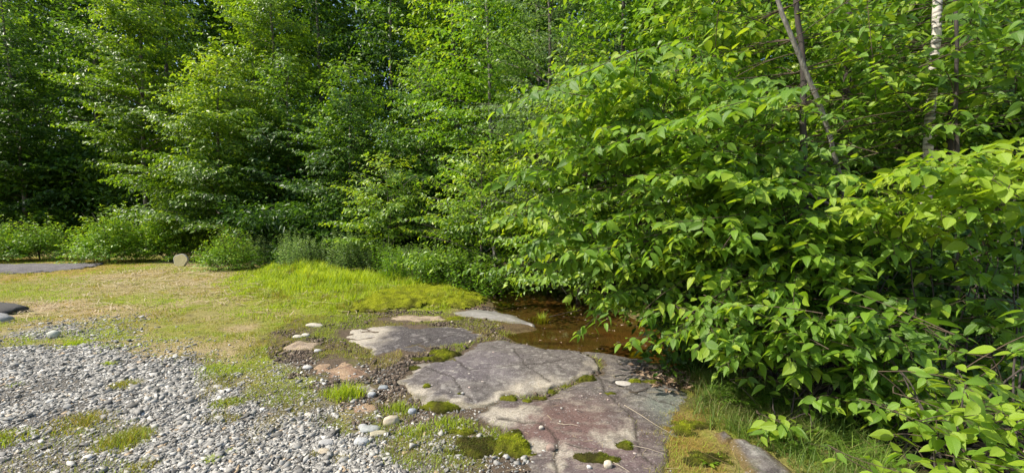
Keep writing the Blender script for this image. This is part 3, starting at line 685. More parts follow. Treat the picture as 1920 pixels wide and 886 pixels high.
# far wood: one mass nobody could count
def clusters(mat, size, n, tint=.4):
    out = []
    for v in range(6):
        P = R.randn(n, 3)*np.array([.42, .42, .26]); D = norm(P*np.array([1, 1, .3])+R.randn(n, 3)*.4-UP*.15); Nn = norm(UP*.8+R.randn(n, 3)*.6)
        V, Fc, U, T = leaf_arrays(P, D, Nn, size*(.7+.6*R.rand(n)), np.clip(tint+R.randn(n)*.15+P[:, 2]*.3, 0, 1), 'far'); out.append(make_mesh('leaf_cluster', V, Fc, mat, tint=T))
    return out
def mass(name, P, size, mat, leaf, n, tint=.4):
    k = len(P); sc = size*(.7+.6*R.rand(k)); scatter(name, P, np.stack([R.randn(k)*.3, R.randn(k)*.3, R.rand(k)*6.283], 1), np.repeat(sc[:, None], 3, 1), np.full(k, .5), clusters(mat, leaf, n, tint), mat)
def far_wood():
    n = 42000
    px = R.rand(n)*3100-600; d = 26+R.rand(n)**1.4*18; x = (px-CX)/F*d; hmax = 21+4*fbm(np.stack([x, d], 1), .22, 3, 501)
    z = R.rand(n)**.85*hmax; P = np.stack([x, d, z], 1); k = fbm(P, .5, 3, 510); P = P[k > -.2]
    mass('distant_wood', P, 1.25, M_LEAF_DARK, .24, 26, .45)
far_wood()
# second row, tall and mostly behind the first
row2 = [(-150, 20, 15, 'dark', 'tall dark tree beyond the far left edge of the lawn'), (50, 22, 16, 'dark', 'tall tree in deep shade at the far left, behind its neighbours'), (190, 21, 17, 'dark', 'tall dark tree behind the gap on the left'),
        (330, 23, 18, 'mid', 'tall tree rising behind the loose green tree on the left'), (480, 22, 17, 'mid', 'tall background tree topping the bright tipped tree'), (610, 24, 18, 'dark', 'tall background tree under the blue sky gap'),
        (740, 21, 16, 'dark', 'dark background tree between the spire topped tree and the tall bright one'), (860, 19, 15, 'mid', 'background tree just behind the tall bright yellow green tree'), (1010, 17, 14, 'dark', 'background tree hidden behind the dense grey green tree')]
for k, (px, d, h, c, lab) in enumerate(row2):
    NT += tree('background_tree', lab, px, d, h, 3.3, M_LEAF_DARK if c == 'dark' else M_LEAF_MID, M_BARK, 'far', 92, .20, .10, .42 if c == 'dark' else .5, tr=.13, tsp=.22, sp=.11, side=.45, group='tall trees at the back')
# dark left wood
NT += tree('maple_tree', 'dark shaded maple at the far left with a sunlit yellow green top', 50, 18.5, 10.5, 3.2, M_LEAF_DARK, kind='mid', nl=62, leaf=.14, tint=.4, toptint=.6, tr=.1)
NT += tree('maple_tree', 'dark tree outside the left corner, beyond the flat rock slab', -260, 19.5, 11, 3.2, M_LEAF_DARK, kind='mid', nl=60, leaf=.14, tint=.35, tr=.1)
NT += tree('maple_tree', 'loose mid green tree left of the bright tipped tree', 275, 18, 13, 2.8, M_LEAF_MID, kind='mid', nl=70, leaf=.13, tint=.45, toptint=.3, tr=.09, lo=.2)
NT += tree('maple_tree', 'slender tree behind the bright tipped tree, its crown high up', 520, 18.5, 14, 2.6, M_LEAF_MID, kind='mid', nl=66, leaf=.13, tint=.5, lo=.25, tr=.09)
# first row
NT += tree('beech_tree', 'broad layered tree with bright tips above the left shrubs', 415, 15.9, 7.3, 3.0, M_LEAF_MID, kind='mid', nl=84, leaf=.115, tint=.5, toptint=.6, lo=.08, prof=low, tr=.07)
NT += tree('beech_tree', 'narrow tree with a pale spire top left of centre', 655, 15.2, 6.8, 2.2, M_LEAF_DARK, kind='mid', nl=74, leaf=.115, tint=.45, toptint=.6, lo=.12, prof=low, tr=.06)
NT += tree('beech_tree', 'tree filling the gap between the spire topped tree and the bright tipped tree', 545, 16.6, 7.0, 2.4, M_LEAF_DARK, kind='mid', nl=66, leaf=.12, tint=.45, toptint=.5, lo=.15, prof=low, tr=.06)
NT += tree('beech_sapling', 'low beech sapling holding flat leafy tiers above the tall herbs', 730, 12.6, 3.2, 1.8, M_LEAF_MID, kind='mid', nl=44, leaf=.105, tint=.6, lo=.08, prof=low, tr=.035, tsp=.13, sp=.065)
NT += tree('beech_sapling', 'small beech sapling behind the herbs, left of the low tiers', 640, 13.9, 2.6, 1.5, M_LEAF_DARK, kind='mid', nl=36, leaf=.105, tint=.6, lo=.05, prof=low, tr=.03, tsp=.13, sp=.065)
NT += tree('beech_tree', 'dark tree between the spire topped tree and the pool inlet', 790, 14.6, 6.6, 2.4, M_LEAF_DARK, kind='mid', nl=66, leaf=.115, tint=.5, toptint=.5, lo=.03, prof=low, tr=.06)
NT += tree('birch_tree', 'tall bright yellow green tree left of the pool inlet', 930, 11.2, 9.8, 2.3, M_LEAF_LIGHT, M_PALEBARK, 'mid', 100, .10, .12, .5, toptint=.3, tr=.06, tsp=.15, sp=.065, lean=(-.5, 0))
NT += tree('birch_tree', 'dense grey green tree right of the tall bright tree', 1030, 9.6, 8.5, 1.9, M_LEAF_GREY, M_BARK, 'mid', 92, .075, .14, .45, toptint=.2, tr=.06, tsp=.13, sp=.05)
NT += tree('beech_sapling', 'leafy young tree overhanging the head of the pool', 900, 9.6, 3.0, 1.6, M_LEAF_MID, kind='mid', nl=52, leaf=.09, tint=.6, lo=.05, prof=low, tr=.03, tsp=.12, sp=.055, lean=(.1, -.2))
NT += tree('beech_tree', 'young tree leaning over the dark inlet of the pool', 1085, 8.2, 4.6, 1.9, M_LEAF_MID, kind='mid', nl=70, leaf=.09, tint=.55, lo=.05, prof=low, tr=.04, tsp=.12, sp=.055)
# right-hand wood
rt = [(1170, 8.8, 9.5, 2.2, 'tree above the pool behind the near drooping boughs', M_LEAF_LIGHT, .45), (1290, 7.2, 8.0, 2.1, 'tree behind the near boughs, left of the leaning grey trunk', M_LEAF_MID, .5),
      (1430, 8.2, 9.5, 2.4, 'tree in the shade behind the leaning grey trunk', M_LEAF_LIGHT, .4), (1600, 7.0, 8.2, 2.2, 'tree between the leaning trunk and the white birch', M_LEAF_MID, .5),
      (1770, 8.5, 9.5, 2.4, 'tree in shade straight behind the white birch', M_LEAF_MID, .4), (1930, 6.6, 8.0, 2.2, 'tree at the right edge behind the bright sprays', M_LEAF_DARK, .45), (2150, 6.0, 8, 2.2, 'tree just outside the right edge of the view', M_LEAF_DARK, .4)]
for px, d, h, r_, lab, mt, tn in rt:
    NT += tree('hazel_tree', lab, px, d, h, r_, mt, M_BARKD, 'mid', 80, .115, .06, tn, tr=.06, tsp=.14, sp=.068, group='trees of the right-hand wood')
rt2 = [(1150, 13, 12), (1330, 12.5, 12), (1500, 14, 13), (1660, 12, 12), (1830, 13.5, 13), (2010, 11.5, 12), (1560, 18, 15), (1750, 19, 15), (1300, 18, 15)]
for k, (px, d, h) in enumerate(rt2):
    NT += tree('background_tree', 'tall thin stemmed tree deep in the shaded right-hand wood', px, d, h, 2.6, M_LEAF_DARK, M_BARKD, 'far', 70, .19, .06, .45, tr=.08, tsp=.2, sp=.1, group='trees deep in the right-hand wood')
print('tree leaves', NT)
def undergrowth(name, lo, hi, x0, x1, zt, n, mat, seed, size=.22):
    d = lo+(hi-lo)*R.rand(n); px = x0+(x1-x0)*R.rand(n); x = (px-CX)/F*d; z = zt*R.rand(n)**.8; P = np.stack([x, d, z], 1)
    k = fbm(P*np.array([1, 1, 2.2]), .9, 3, seed); P = P[k > -.12]; P[:, 2] += ground_h(P)
    mass(name, P, size*2.6, mat, .36, 16)
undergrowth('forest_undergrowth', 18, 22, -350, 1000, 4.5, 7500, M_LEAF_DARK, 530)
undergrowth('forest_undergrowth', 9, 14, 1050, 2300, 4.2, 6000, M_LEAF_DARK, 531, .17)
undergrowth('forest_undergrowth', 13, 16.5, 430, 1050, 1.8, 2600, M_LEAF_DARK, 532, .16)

# ------------------------------------------------------------------ shrubs along the edge
def bush(name, label, px, py, w, h, mat, leaf=.06, n=60, tint=.55, kind='mid', sp=.045, tsp=.09, group=None, cat='shrub', hang=.15, up=.5, depth=.8, wild=.25, nobj=0):
    b = place(px, py); root = empty(name, b, label, cat, group); L = Leaves(); tw = Tubes()
    for k in range(n):
        az = R.rand()*6.283; rr = (R.rand()**.5); e = np.array([math.cos(az)*rr*w/2, math.sin(az)*rr*w/2*depth, 0])
        z = h*math.sqrt(max(.02, 1-rr*rr))*(1-wild*R.rand())*(.18+.82*R.rand()**.8); e[2] = z
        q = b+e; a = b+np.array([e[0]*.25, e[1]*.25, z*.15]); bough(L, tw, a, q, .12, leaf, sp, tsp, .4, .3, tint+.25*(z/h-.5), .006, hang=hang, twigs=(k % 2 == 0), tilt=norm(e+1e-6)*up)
    st = Tubes()
    for k in range(5):
        az = R.rand()*6.283; st.add(bezier(b-UP*.05, b+UP*h*.4, b+np.array([math.cos(az)*w*.25, math.sin(az)*w*.25, h*.7]), 6), .014, .005, 5)
    link('stem', st.mesh('stem', M_TWIG, b), root, kind='stuff')
    return finish(root, L, tw, kind, mat, M_TWIG, nobj=nobj)
NB = 0
for a in [('shrub', 'green shrub at the far left edge behind the flat rock slab', -30, 490, 3.4, 1.9, M_LEAF_LIGHT, .075, 190, .6),
          ('shrub', 'mid green shrub at the left, between the corner shrub and the larger pale one', 75, 488, 2.7, 1.9, M_LEAF_LIGHT, .075, 170, .6),
          ('shrub', 'pale yellow green arching shrub left of the round disc', 205, 491, 2.9, 2.3, M_LEAF_LIGHT, .08, 230, .66),
          ('shrub', 'taller bright shrub standing right behind the round disc', 318, 489, 2.4, 2.6, M_LEAF_LIGHT, .085, 230, .66),
          ('shrub', 'dark leafy shrub filling behind the rounded shrub', 400, 482, 2.3, 2.3, M_LEAF_MID, .09, 80, .5),
          ('shrub', 'rounded low shrub with pale tips right of the round disc', 428, 505, 2.0, 1.5, M_LEAF_LIGHT, .06, 250, .62)]:
    NB += bush(*a[:7], leaf=a[7], n=a[8], tint=a[9], group='shrubs along the lawn edge')
print('bush', NB)

# tall herbs: upright stems with narrow leaves
def herb(name, label, p, h, ns, w, mat, leaf=.06, tint=.5, group=None, cat='plant', spread=.15):
    root = empty(name, p, label, cat, group); P, D, Nn, S, T = [], [], [], [], []; tw = Tubes()
    for k in range(ns):
        a = R.rand()*6.28; r = w*R.rand()**.5; b = p+np.array([math.cos(a)*r, math.sin(a)*r, 0]); hh = h*(.6+.5*R.rand()); tip = b+np.array([R.randn()*spread, R.randn()*spread, hh])
        tw.add(np.array([b, (b+tip)/2+R.randn(3)*.02, tip]), .004, .0015, 3); m = int(hh/.028)
        t = .12+.88*(np.arange(m)+.5)/m; az = np.arange(m)*2.4+a
        P.append(b+(tip-b)*t[:, None]); D.append(np.stack([np.cos(az), np.sin(az), .35+R.randn(m)*.25], 1)); Nn.append(np.tile(UP, (m, 1))+R.randn(m, 3)*.3)
        S.append(leaf*(1.1-.5*t)*(.8+.4*R.rand(m))); T.append(np.clip(tint+.25*(t-.5)+R.randn(m)*.1, 0, 1))
    L = Leaves(); L.add(*[np.concatenate(q) for q in (P, D, Nn, S, T)]); return finish(root, L, tw, 'far', mat, M_TWIG)
for k in range(34):
    px = 480+13*k+R.randn()*6; py = np.interp(px, [480, 560, 700, 800, 900, 930], [488, 492, 510, 530, 542, 545])+R.randn()*5+3
    p = on_ground(px, py); gr = px < 690
    herb('goldenrod_plant', 'grey green bushy stems at the back of the bright grass' if gr else 'tall leafy green herb between bright grass and dark trees', p, (.95 if gr else .85)*(.7+.5*R.rand())*(1-.4*sst(px, 850, 930)), 30, .40, M_LEAF_GREY if gr else (M_LEAF_LIGHT if k % 3 else M_LEAF_GREY), .08, .75 if gr else .5, 'grey green plants behind the grass' if gr else 'leafy herbs between grass and trees')
herb('water_plant', 'small pale leafy plant at the head of the pool beside the dark inlet', on_ground(945, 543), .35, 16, .28, M_LEAF_GREY, .06, .7)

# ------------------------------------------------------------------ grass
def blades(P, H, Wd, T, lean=.35, seg=3):
    """curved blades rooted at P"""
    n = len(P); az = R.rand(n)*6.283; d = np.stack([np.cos(az), np.sin(az), 0*az], 1); s = np.stack([-np.sin(az), np.cos(az), 0*az], 1); ln = lean*(.3+1.2*R.rand(n))
    if seg == 3:
        t = np.array([0, .5, 1]); wd = [1, .8, 0]
        V = []
        for k, u in enumerate(t):
            c = P+d*(H*ln*u*u)[:, None]+UP*(H*u*(1-.25*ln*u))[:, None]
            if k < 2: V += [c-s*(Wd*wd[k]/2)[:, None], c+s*(Wd*wd[k]/2)[:, None]]
            else: V += [c]
        V = np.stack(V, 1); nv = 5; F_ = np.array([[0, 1, 3], [0, 3, 2], [2, 3, 4]])
    else:
        c1 = P+d*(H*ln)[:, None]+UP*(H*(1-.3*ln))[:, None]; V = np.stack([P-s*(Wd/2)[:, None], P+s*(Wd/2)[:, None], c1], 1); nv = 3; F_ = np.array([[0, 1, 2]])
    return V.reshape(-1, 3), (F_[None]+(np.arange(n)*nv)[:, None, None]).reshape(-1, 3), np.repeat(T, nv)
def sample(poly, n, pad=.3, warp=.25, edge=.15, grow=0.):
    lo = poly.min(0)-pad; hi = poly.max(0)+pad; P = lo+(hi-lo)*R.rand(int(n), 2)
    w = P+np.stack([fbm(P, 2.5, 4, 21), fbm(P, 2.5, 4, 31)], 1)*warp; s = sdf(w, poly)+grow
    P = P[R.rand(len(P)) < sst(s, -edge, edge)]; return P
def in_view(P, m=80):
    px, py, f = project(np.hstack([P, np.zeros((len(P), 1))])); return P[(px > -m) & (px < 1920+m) & (py < 960)]
def lawn():
    poly = g2([(-500, 492), (100, 486), (300, 494), (440, 508), (560, 500), (900, 545), (900, 570), (700, 590), (560, 615), (500, 650), (500, 700), (400, 700), (280, 665), (190, 645), (60, 650), (-500, 664)])
    P = in_view(sample(poly, 330000, edge=.25)); 
    f = P[:, 1]; keep = R.rand(len(P)) < np.clip(9/f**1.15, .3, 1)*(fbm(P, 5, 3, 600) > -.25); P = P[keep]
    st = np.maximum(sst(sdf(P, STRAWP)+fbm(P, 3, 4, 21)*.4, -.3, .5), .8*sst(sdf(P, STRAWP2)+fbm(P, 3, 4, 21)*.3, -.2, .2))
    T = .42+fbm(P, 1.3, 4, 601)*.45+fbm(P, 7, 3, 602)*.3-.26*st+R.randn(len(P))*.10
    cl = np.clip(fbm(P, 2.4, 4, 603), 0, 1); H = .018+.022*R.rand(len(P))+.07*cl; T = T+.35*cl; z = ground_h(P)
    V, Fc, TT = blades(np.hstack([P, z[:, None]-.004]), H, .005+.0011*P[:, 1], np.clip(T, 0, .95), .9, 1)
    link('lawn_grass', make_mesh('lawn_grass', V, Fc, M_GRASS, tint=TT), kind='stuff')
lawn()
def bright_grass():
    P = sample(BRIGHT, 95000, edge=.55, grow=.1, warp=.6); P = P[R.rand(len(P)) < .3+.7*sst(fbm(P, 3.5, 3, 615), -.25, .1)]; z = ground_h(P); f = P[:, 1]
    back = sst(P[:, 1], 6.5, 11)
    H = (.10+.13*back)*(.5+.8*R.rand(len(P)))*(.8+1.5*np.clip(fbm(P, 2.5, 4, 611), -.4, 1))*(.35+.65*sst(sdf(P, BRIGHT)+.4*fbm(P, 1.8, 3, 614), -.2, .7)); T = .78+fbm(P, 1.5, 3, 612)*.3+R.randn(len(P))*.12-.4*sst(fbm(P, 3, 3, 613), .12, .4)
    V, Fc, TT = blades(np.hstack([P, z[:, None]-.005]), H, .004+.0009*f, np.clip(T, .2, 1), .45, 3)
    link('tall_bright_grass', make_mesh('tall_bright_grass', V, Fc, M_GRASS, tint=TT), kind='stuff')
bright_grass()
def cut_straw():
    P = np.concatenate([sample(STRAWP, 2600, edge=.7), sample(STRAWP2, 1000, edge=.5), sample(BRIGHT, 1200, edge=.3, grow=.2)]); n = len(P); z = ground_h(P)+.02+.02*R.rand(n)
    a = (fbm(P, 1.2, 2, 640)*2+R.randn(n)*.6); l = .04+.10*R.rand(n); d = np.stack([np.cos(a)*l, np.sin(a)*l, R.randn(n)*.012], 1); s = np.stack([-np.sin(a), np.cos(a), 0*a], 1)*(.0015+.0005*P[:, 1])[:, None]
    c = np.hstack([P, z[:, None]]); V = np.stack([c-d-s, c-d+s, c+d+s, c+d-s], 1).reshape(-1, 3)
    link('cut_straw', make_mesh('cut_straw', V, np.array([0, 1, 2, 3])[None]+(np.arange(n)*4)[:, None], M_STRAW), kind='stuff')
cut_straw()
def rough():
    """thin weedy growth between the slabs and over the gravel edge"""
    lo = np.array([-3.4, 2.0]); hi = np.array([2.2, 7.2]); P = lo+(hi-lo)*R.rand(260000, 2)
    w = P+np.stack([fbm(P, 2.5, 4, 21), fbm(P, 2.5, 4, 31)], 1)*.28
    s = sdf(w, SOIL); gv = sdf(w, GRAVEL); m = (sst(s, -.5, .0))*sst(fbm(P, 2.0, 4, 620), -.10, .2)+1.3*sst(sdf(w, STRIP), -.15, .1)*sst(fbm(P, 3.2, 3, 412), -.2, .15)+.55*sst(gv, -.1, .1)*(fbm(P, 1.9, 4, 404) > .24)
    m = m*(sdf(P, POOL) < -.05)
    for poly, f in PLATES: m = m*(sdf(P, poly) < .03)
    P = in_view(P[R.rand(len(P)) < m*.55]); z = ground_h(P)
    T = .42+fbm(P, 1.6, 3, 621)*.5+R.randn(len(P))*.14
    H = (.02+.035*R.rand(len(P)))*(1+.8*np.clip(fbm(P, 3, 3, 622), 0, 1))
    V, Fc, TT = blades(np.hstack([P, z[:, None]-.004]), H, .003+.0005*P[:, 1], np.clip(T, 0, 1), .8, 1)
    link('thin_grass', make_mesh('thin_grass', V, Fc, M_GRASS, tint=TT), kind='stuff'); print('rough', len(P))
rough()
def sedge():
    poly = g2([(1290, 690), (1330, 680), (1420, 730), (1500, 780), (1640, 850), (1760, 960), (1700, 1100), (1480, 1000), (1430, 850), (1370, 815), (1300, 770)])
    P = sample(poly, 30000, edge=.2, warp=.25); 
    for pl, f in PLATES: P = P[sdf(P, pl) < -.02]
    P = P[R.rand(len(P)) < .25+.75*sst(fbm(P, 5, 3, 630), -.1, .2)]
    H = (.09+.13*R.rand(len(P)))*(1+.5*fbm(P, 3, 2, 631)); z = ground_h(P)
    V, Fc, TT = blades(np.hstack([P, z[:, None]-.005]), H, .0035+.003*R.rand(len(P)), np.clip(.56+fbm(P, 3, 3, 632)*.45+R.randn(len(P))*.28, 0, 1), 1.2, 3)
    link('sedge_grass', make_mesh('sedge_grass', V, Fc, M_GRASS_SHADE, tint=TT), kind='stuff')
    P = sample(ORANGE, 16000, edge=.3, warp=.5); z = np.maximum(ground_h(P), -1); P = P[sdf(P, PLATES[6][0]) < 0]; z = ground_h(P)
    V, Fc, TT = blades(np.hstack([P, z[:, None]-.003]), .015+.035*R.rand(len(P)), np.full(len(P), .004), np.clip(.28+R.randn(len(P))*.25, 0, 1), 1.2, 1)
    link('dry_grass', make_mesh('dry_grass', V, Fc, M_GRASS, tint=TT), kind='stuff')
sedge()
# grass tufts one can point at
def tuft(px, py, r, h, n, tint, label, group=None, mat=None, name='grass_tuft', lean=.6):
    p = place(px, py); root_xy = p[:2]; a = R.rand(n)*6.283; rr = r*R.rand(n)**.7; P = np.stack([np.cos(a)*rr, np.sin(a)*rr*.8], 1); z = np.array([0.0]*n)
    Vv, Fc, TT = blades(np.stack([P[:, 0], P[:, 1], z-.01], 1), h*(.5+.6*R.rand(n))*(1-.5*(rr/r)**2), np.full(n, .0035+.0007*p[1]), np.clip(tint+R.randn(n)*.15, 0, 1), lean, 3)
    o = link(name, make_mesh(name, Vv, Fc, mat or M_GRASS, tint=TT), loc=p); tag(o, label, 'grass', group); o['kind'] = 'thing'
TUFTS = [(650, 742, .17, .17, 260, .8, 'tall fresh green grass tuft at the edge of the gravel beside brown soil'), (618, 738, .12, .09, 120, .6, 'short green tuft left of the tall fresh tuft'),
          (238, 722, .13, .06, 260, .35, 'olive brown grass tuft alone in the upper gravel'), (160, 790, .22, .06, 420, .28, 'largest brown olive grass mat in the left gravel'), (232, 830, .16, .09, 420, .42, 'yellow olive grass clump just below the brown mat in the gravel'), (262, 812, .08, .06, 120, .4, 'small yellowish tuft touching the right of the olive clump'),
          (10, 822, .16, .06, 300, .5, 'grass tuft at the left edge of the gravel'), (425, 757, .11, .06, 220, .5, 'yellow green tuft in the middle of the gravel'), (392, 690, .14, .04, 160, .5, 'grass patch at the top rim of the gravel'), (265, 878, .08, .05, 120, .3, 'dry brown tuft at the bottom edge of the gravel'), (640, 862, .09, .05, 140, .25, 'rusty brown tuft low in the gravel below the tan stone'), (590, 852, .07, .05, 80, .3, 'little brown tuft beside the tan stone'),
          (395, 864, .05, .05, 60, .85, 'bright green seedling low in the gravel'), (434, 846, .045, .035, 50, .85, 'second bright green seedling, right of the lower one'), (30, 720, .07, .03, 60, .75, 'small green sprout in the far left gravel'), (205, 683, .07, .05, 80, .75, 'small green tuft on the upper gravel edge'), (140, 645, .09, .07, 90, .8, 'green tuft on the thin gravel strip'),
          (1015, 606, .13, .26, 60, .75, 'thin upright grass clump growing in the pool by the grey rock tongue'), (1072, 590, .12, .22, 80, .72, 'second grass clump in the pool, nearer the overhanging leaves'), (1000, 600, .14, .10, 60, .5, 'low sparse sprouts at the foot of the pool grass'),
          (780, 812, .15, .09, 160, .62, 'green grass tuft right of the blocky cream stone'), (745, 770, .16, .10, 200, .6, 'green tuft between the pebbles and the large slab'), (835, 795, .17, .08, 220, .7, 'mossy green tuft below the lower corner of the large slab'), (870, 800, .14, .07, 160, .55, 'grass tuft left of the big moss cushion'), (940, 625, .2, .07, 140, .5, 'weedy mat between the dark dome and the pool')]
for a in TUFTS:
    g_ = a[1] > 640 and a[0] < 480; tuft(a[0], a[1], a[2]*(1.35 if g_ else 1), a[3]*(1.15 if g_ else 1), int(a[4]*(2.4 if g_ else 1.3)), a[5], a[6])
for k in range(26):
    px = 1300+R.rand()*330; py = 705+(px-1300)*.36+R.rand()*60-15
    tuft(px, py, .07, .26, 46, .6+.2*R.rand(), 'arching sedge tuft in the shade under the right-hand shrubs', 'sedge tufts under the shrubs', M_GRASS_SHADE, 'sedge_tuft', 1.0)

# ------------------------------------------------------------------ moss cushions
def moss(px, py, rx, ry, h, tint, label, n=None, name='moss_cushion', poly=None, step=.012, blade=.008, group='moss cushions', cat='moss'):
    p = place(px, py); seed = int(px*7+py)
    if poly is None:
        t = np.linspace(0, 6.283, 24, endpoint=False); rr = 1+.55*np.array([fbm(np.array([[math.cos(q)*1.2+seed, math.sin(q)*1.2]]), 1, 3, seed)[0] for q in t])
        poly = np.stack([np.cos(t)*rx*rr, np.sin(t)*ry*rr], 1)+p[:2]
    lo = poly.min(0)-.04; hi = poly.max(0)+.04; xs = np.arange(lo[0], hi[0], step); ys = np.arange(lo[1], hi[1], step); X, Y = np.meshgrid(xs, ys); P = np.stack([X.ravel(), Y.ravel()], 1); nx = len(xs)
    s = sdf(P+np.stack([fbm(P, 12, 3, seed), fbm(P, 12, 3, seed+9)], 1)*min(rx, ry)*.6, poly); e = min(rx, ry)*.8
    base = ground_h(P)
    for pl, f in PLATES:
        if sdf(p[None, :2], pl)[0] > -.05: base = np.full(len(P), p[2]-.004)
    z = base-.012+(h+.012)*np.sqrt(np.clip(s/e, 0, 1))*(1+.35*fbm(P, 9, 3, seed+3))+fbm(P, 30, 2, seed+5)*.006
    i = (np.arange(len(ys)-1)[:, None]*nx+np.arange(nx-1)[None]).ravel(); f = np.stack([i, i+1, i+nx+1, i+nx], 1); f = f[(s[f] > -.01).all(1)]
    if not len(f): return
    used = np.unique(f); mp = np.zeros(len(P), int); mp[used] = np.arange(len(used)); V = np.stack([P[:, 0], P[:, 1], z], 1)
    k1, k2 = C(.075, .065, .02), C(.26, .28, .02); ti = np.clip(tint-.05+fbm(P, 10, 4, seed+7)*.8-.5*(1-sst(s, 0, e*.5)), 0, 1)
    col = k1*(1-ti[:, None])+k2*ti[:, None]
    root = empty(name, p, label, cat, group); link('cushion', make_mesh('cushion', V[used]-p, mp[f], M_MOSS, True, col=col[used]), root)
    nb = n or int(rx*ry*3.14*26000); ii = R.choice(np.where(s > 0)[0], min(nb, 14000)); B = V[ii]+np.stack([R.randn(len(ii)), R.randn(len(ii)), 0*ii], 1)*step*.4-p
    Vb, Fb, Tb = blades(B, np.full(len(ii), blade)*(.6+R.rand(len(ii))), np.full(len(ii), .0028+.0005*p[1]), np.clip(ti[ii]+R.randn(len(ii))*.15, 0, 1), .6, 1)
    link('moss_shoots', make_mesh('moss_shoots', Vb, Fb, M_MOSSB, tint=Tb), root, kind='stuff')
for a in [(1102, 712, .12, .055, .045, .6, 'oval green moss cushion in the crack at the right end of the large slab'), (956, 749, .07, .03, .03, .55, 'small moss lump at the left end of the crack'), (986, 752, .05, .025, .025, .5, 'dark little moss lump second from the left in the crack'), (1012, 747, .07, .028, .03, .55, 'narrow moss cushion in the middle of the crack'), (1034, 737, .05, .035, .035, .6, 'moss cushion climbing the crack right of the narrow one'), (1064, 725, .09, .025, .02, .45, 'thin moss line leading to the oval cushion'),
          (832, 766, .17, .09, .05, .55, 'broad bright moss cushion under the lower edge of the large slab'), (860, 738, .03, .02, .015, .5, 'tiny moss spot on the large slab surface'), (832, 664, .19, .13, .05, .5, 'olive moss hump between the dark dome and the large slab'), (800, 676, .16, .06, .03, .35, 'brown green moss strip left of the olive hump'), (775, 690, .12, .05, .02, .3, 'thin dark moss strip running to the tip of the large slab'),
          (1198, 668, .13, .07, .06, .95, 'vivid light green moss cushion at the pool edge under the leaves'), (1190, 714, .08, .05, .03, .75, 'light green moss patch beside dead leaves on the rock'), (1222, 716, .12, .05, .025, .55, 'flat moss patch in the leaf litter'), (1143, 737, .06, .03, .015, .4, 'small thin moss spot in the middle of the slab'), 
          (1177, 836, .085, .085, .03, .55, 'round moss cushion in a hollow near the bottom of the slab'), (1125, 862, .2, .075, .035, .3, 'dark moss strip left of the round hollow cushion'), (962, 838, .12, .2, .06, .62, 'large bright moss cushion at the bottom left of the slab'), (895, 838, .2, .14, .03, .3, 'dark brown green moss mat left of the large bright cushion'), (870, 810, .12, .05, .03, .6, 'green moss strip above the dark mat'),
          (853, 599, .17, .08, .04, .85, 'small vivid moss cushion on dark soil beyond the dome'), (948, 574, .26, .12, .05, .75, 'yellow moss mound at the edge of the pool'), (800, 700+22, .05, .03, .02, .4, 'small moss dab on the left edge of the large slab'), (1290, 800, .16, .13, .03, .5, 'orange green moss mat on the right margin of the slab'), (1330, 860, .16, .1, .03, .3, 'rusty moss mat beside the bottom right rock')]:
    moss(*a)
moss(800, 566, .5, .3, .07, .85, 'long bright yellow green moss bank dropping to the pool edge', poly=BANK, step=.03, blade=.02, name='moss_bank', n=12000)

# ------------------------------------------------------------------ leaf litter, sticks
def litter():
    a = g2([(1200, 690), (1290, 680), (1320, 720), (1270, 735), (1215, 722)]); P1 = sample(a, 2200, edge=.1, warp=.1)
    b = g2([(1290, 690), (1420, 700), (1700, 860), (1920, 960), (2600, 900), (2400, 560), (1300, 600)]); P2 = sample(b, 26000, edge=.1); P = np.concatenate([P1, P2[:9000]])
    c = g2([(-200, 455), (300, 465), (900, 500), (880, 470), (-200, 440)]); n = len(P)
    z = np.array(ground_h(P)); sl = sdf(P, PLATES[2][0]) > 0; z[sl] = np.array([top_z(*q) for q in P[sl]])
    az = R.rand(n)*6.283; D = np.stack([np.cos(az), np.sin(az), R.randn(n)*.25], 1)
    L = Leaves(); L.add(np.stack([P[:, 0], P[:, 1], z+.012+.01*R.rand(n)], 1), D, UP+R.randn(n, 3)*.35, .035+.04*R.rand(n), R.rand(n))
    V, Fc, U, T = leaf_arrays(*L.cat(), 'mid'); link('leaf_litter', make_mesh('leaf_litter', V, Fc, M_LITTER, tint=T), kind='stuff')
litter()
def stick(pts, r, mat, label, name='dead_twig', group=None, lift=.008):
    q = np.array([place(*p[:2])+UP*(lift+(p[2] if len(p) > 2 else 0)) for p in pts]); T = Tubes(); T.add(q, r, r*.5, 6); c = q.mean(0)
    o = link(name, T.mesh(name, mat, c), loc=c); tag(o, label, 'twig', group)
stick([(1180, 735), (1192, 736), (1205, 733), (1215, 727)], .006, M_STICK, 'short dark crooked twig lying on the slab near the litter')
stick([(1046, 795), (1058, 797), (1070, 796), (1083, 799)], .003, M_STICKP, 'short bleached twig on the reddish part of the slab')
stick([(1170, 760), (1200, 778), (1230, 798), (1255, 812)], .0022, M_STICKP, 'long thin straw lying slanted on the right of the slab')
stick([(1180, 835), (1215, 842), (1245, 852)], .002, M_STICKP, 'thin straw right of the round moss cushion')
stick([(1150, 868), (1165, 876), (1180, 886)], .002, M_STICKP, 'thin straw crossing below the dark moss strip')
stick([(1060, 832), (1085, 840), (1112, 842)], .0025, M_STICK, 'thin dark twig above the dark moss strip')
stick([(905, 577), (940, 582), (965, 578), (1005, 572)], .02, M_STICK, 'dark wet stick lying at the pool edge by the yellow moss mound', lift=.02)
stick([(1030, 608), (1060, 600), (1090, 594)], .008, M_STICK, 'submerged dark stick between the two pool grass clumps', lift=.12)
stick([(1010, 534, .1), (1040, 540, .25), (1062, 556, .05)], .012, M_STICKP, 'pale dead branch hanging over the dark inlet')
stick([(960, 528, .35), (1000, 530, .25), (1040, 536, .12)], .010, M_STICKP, 'second pale dead branch, behind the first over the inlet')
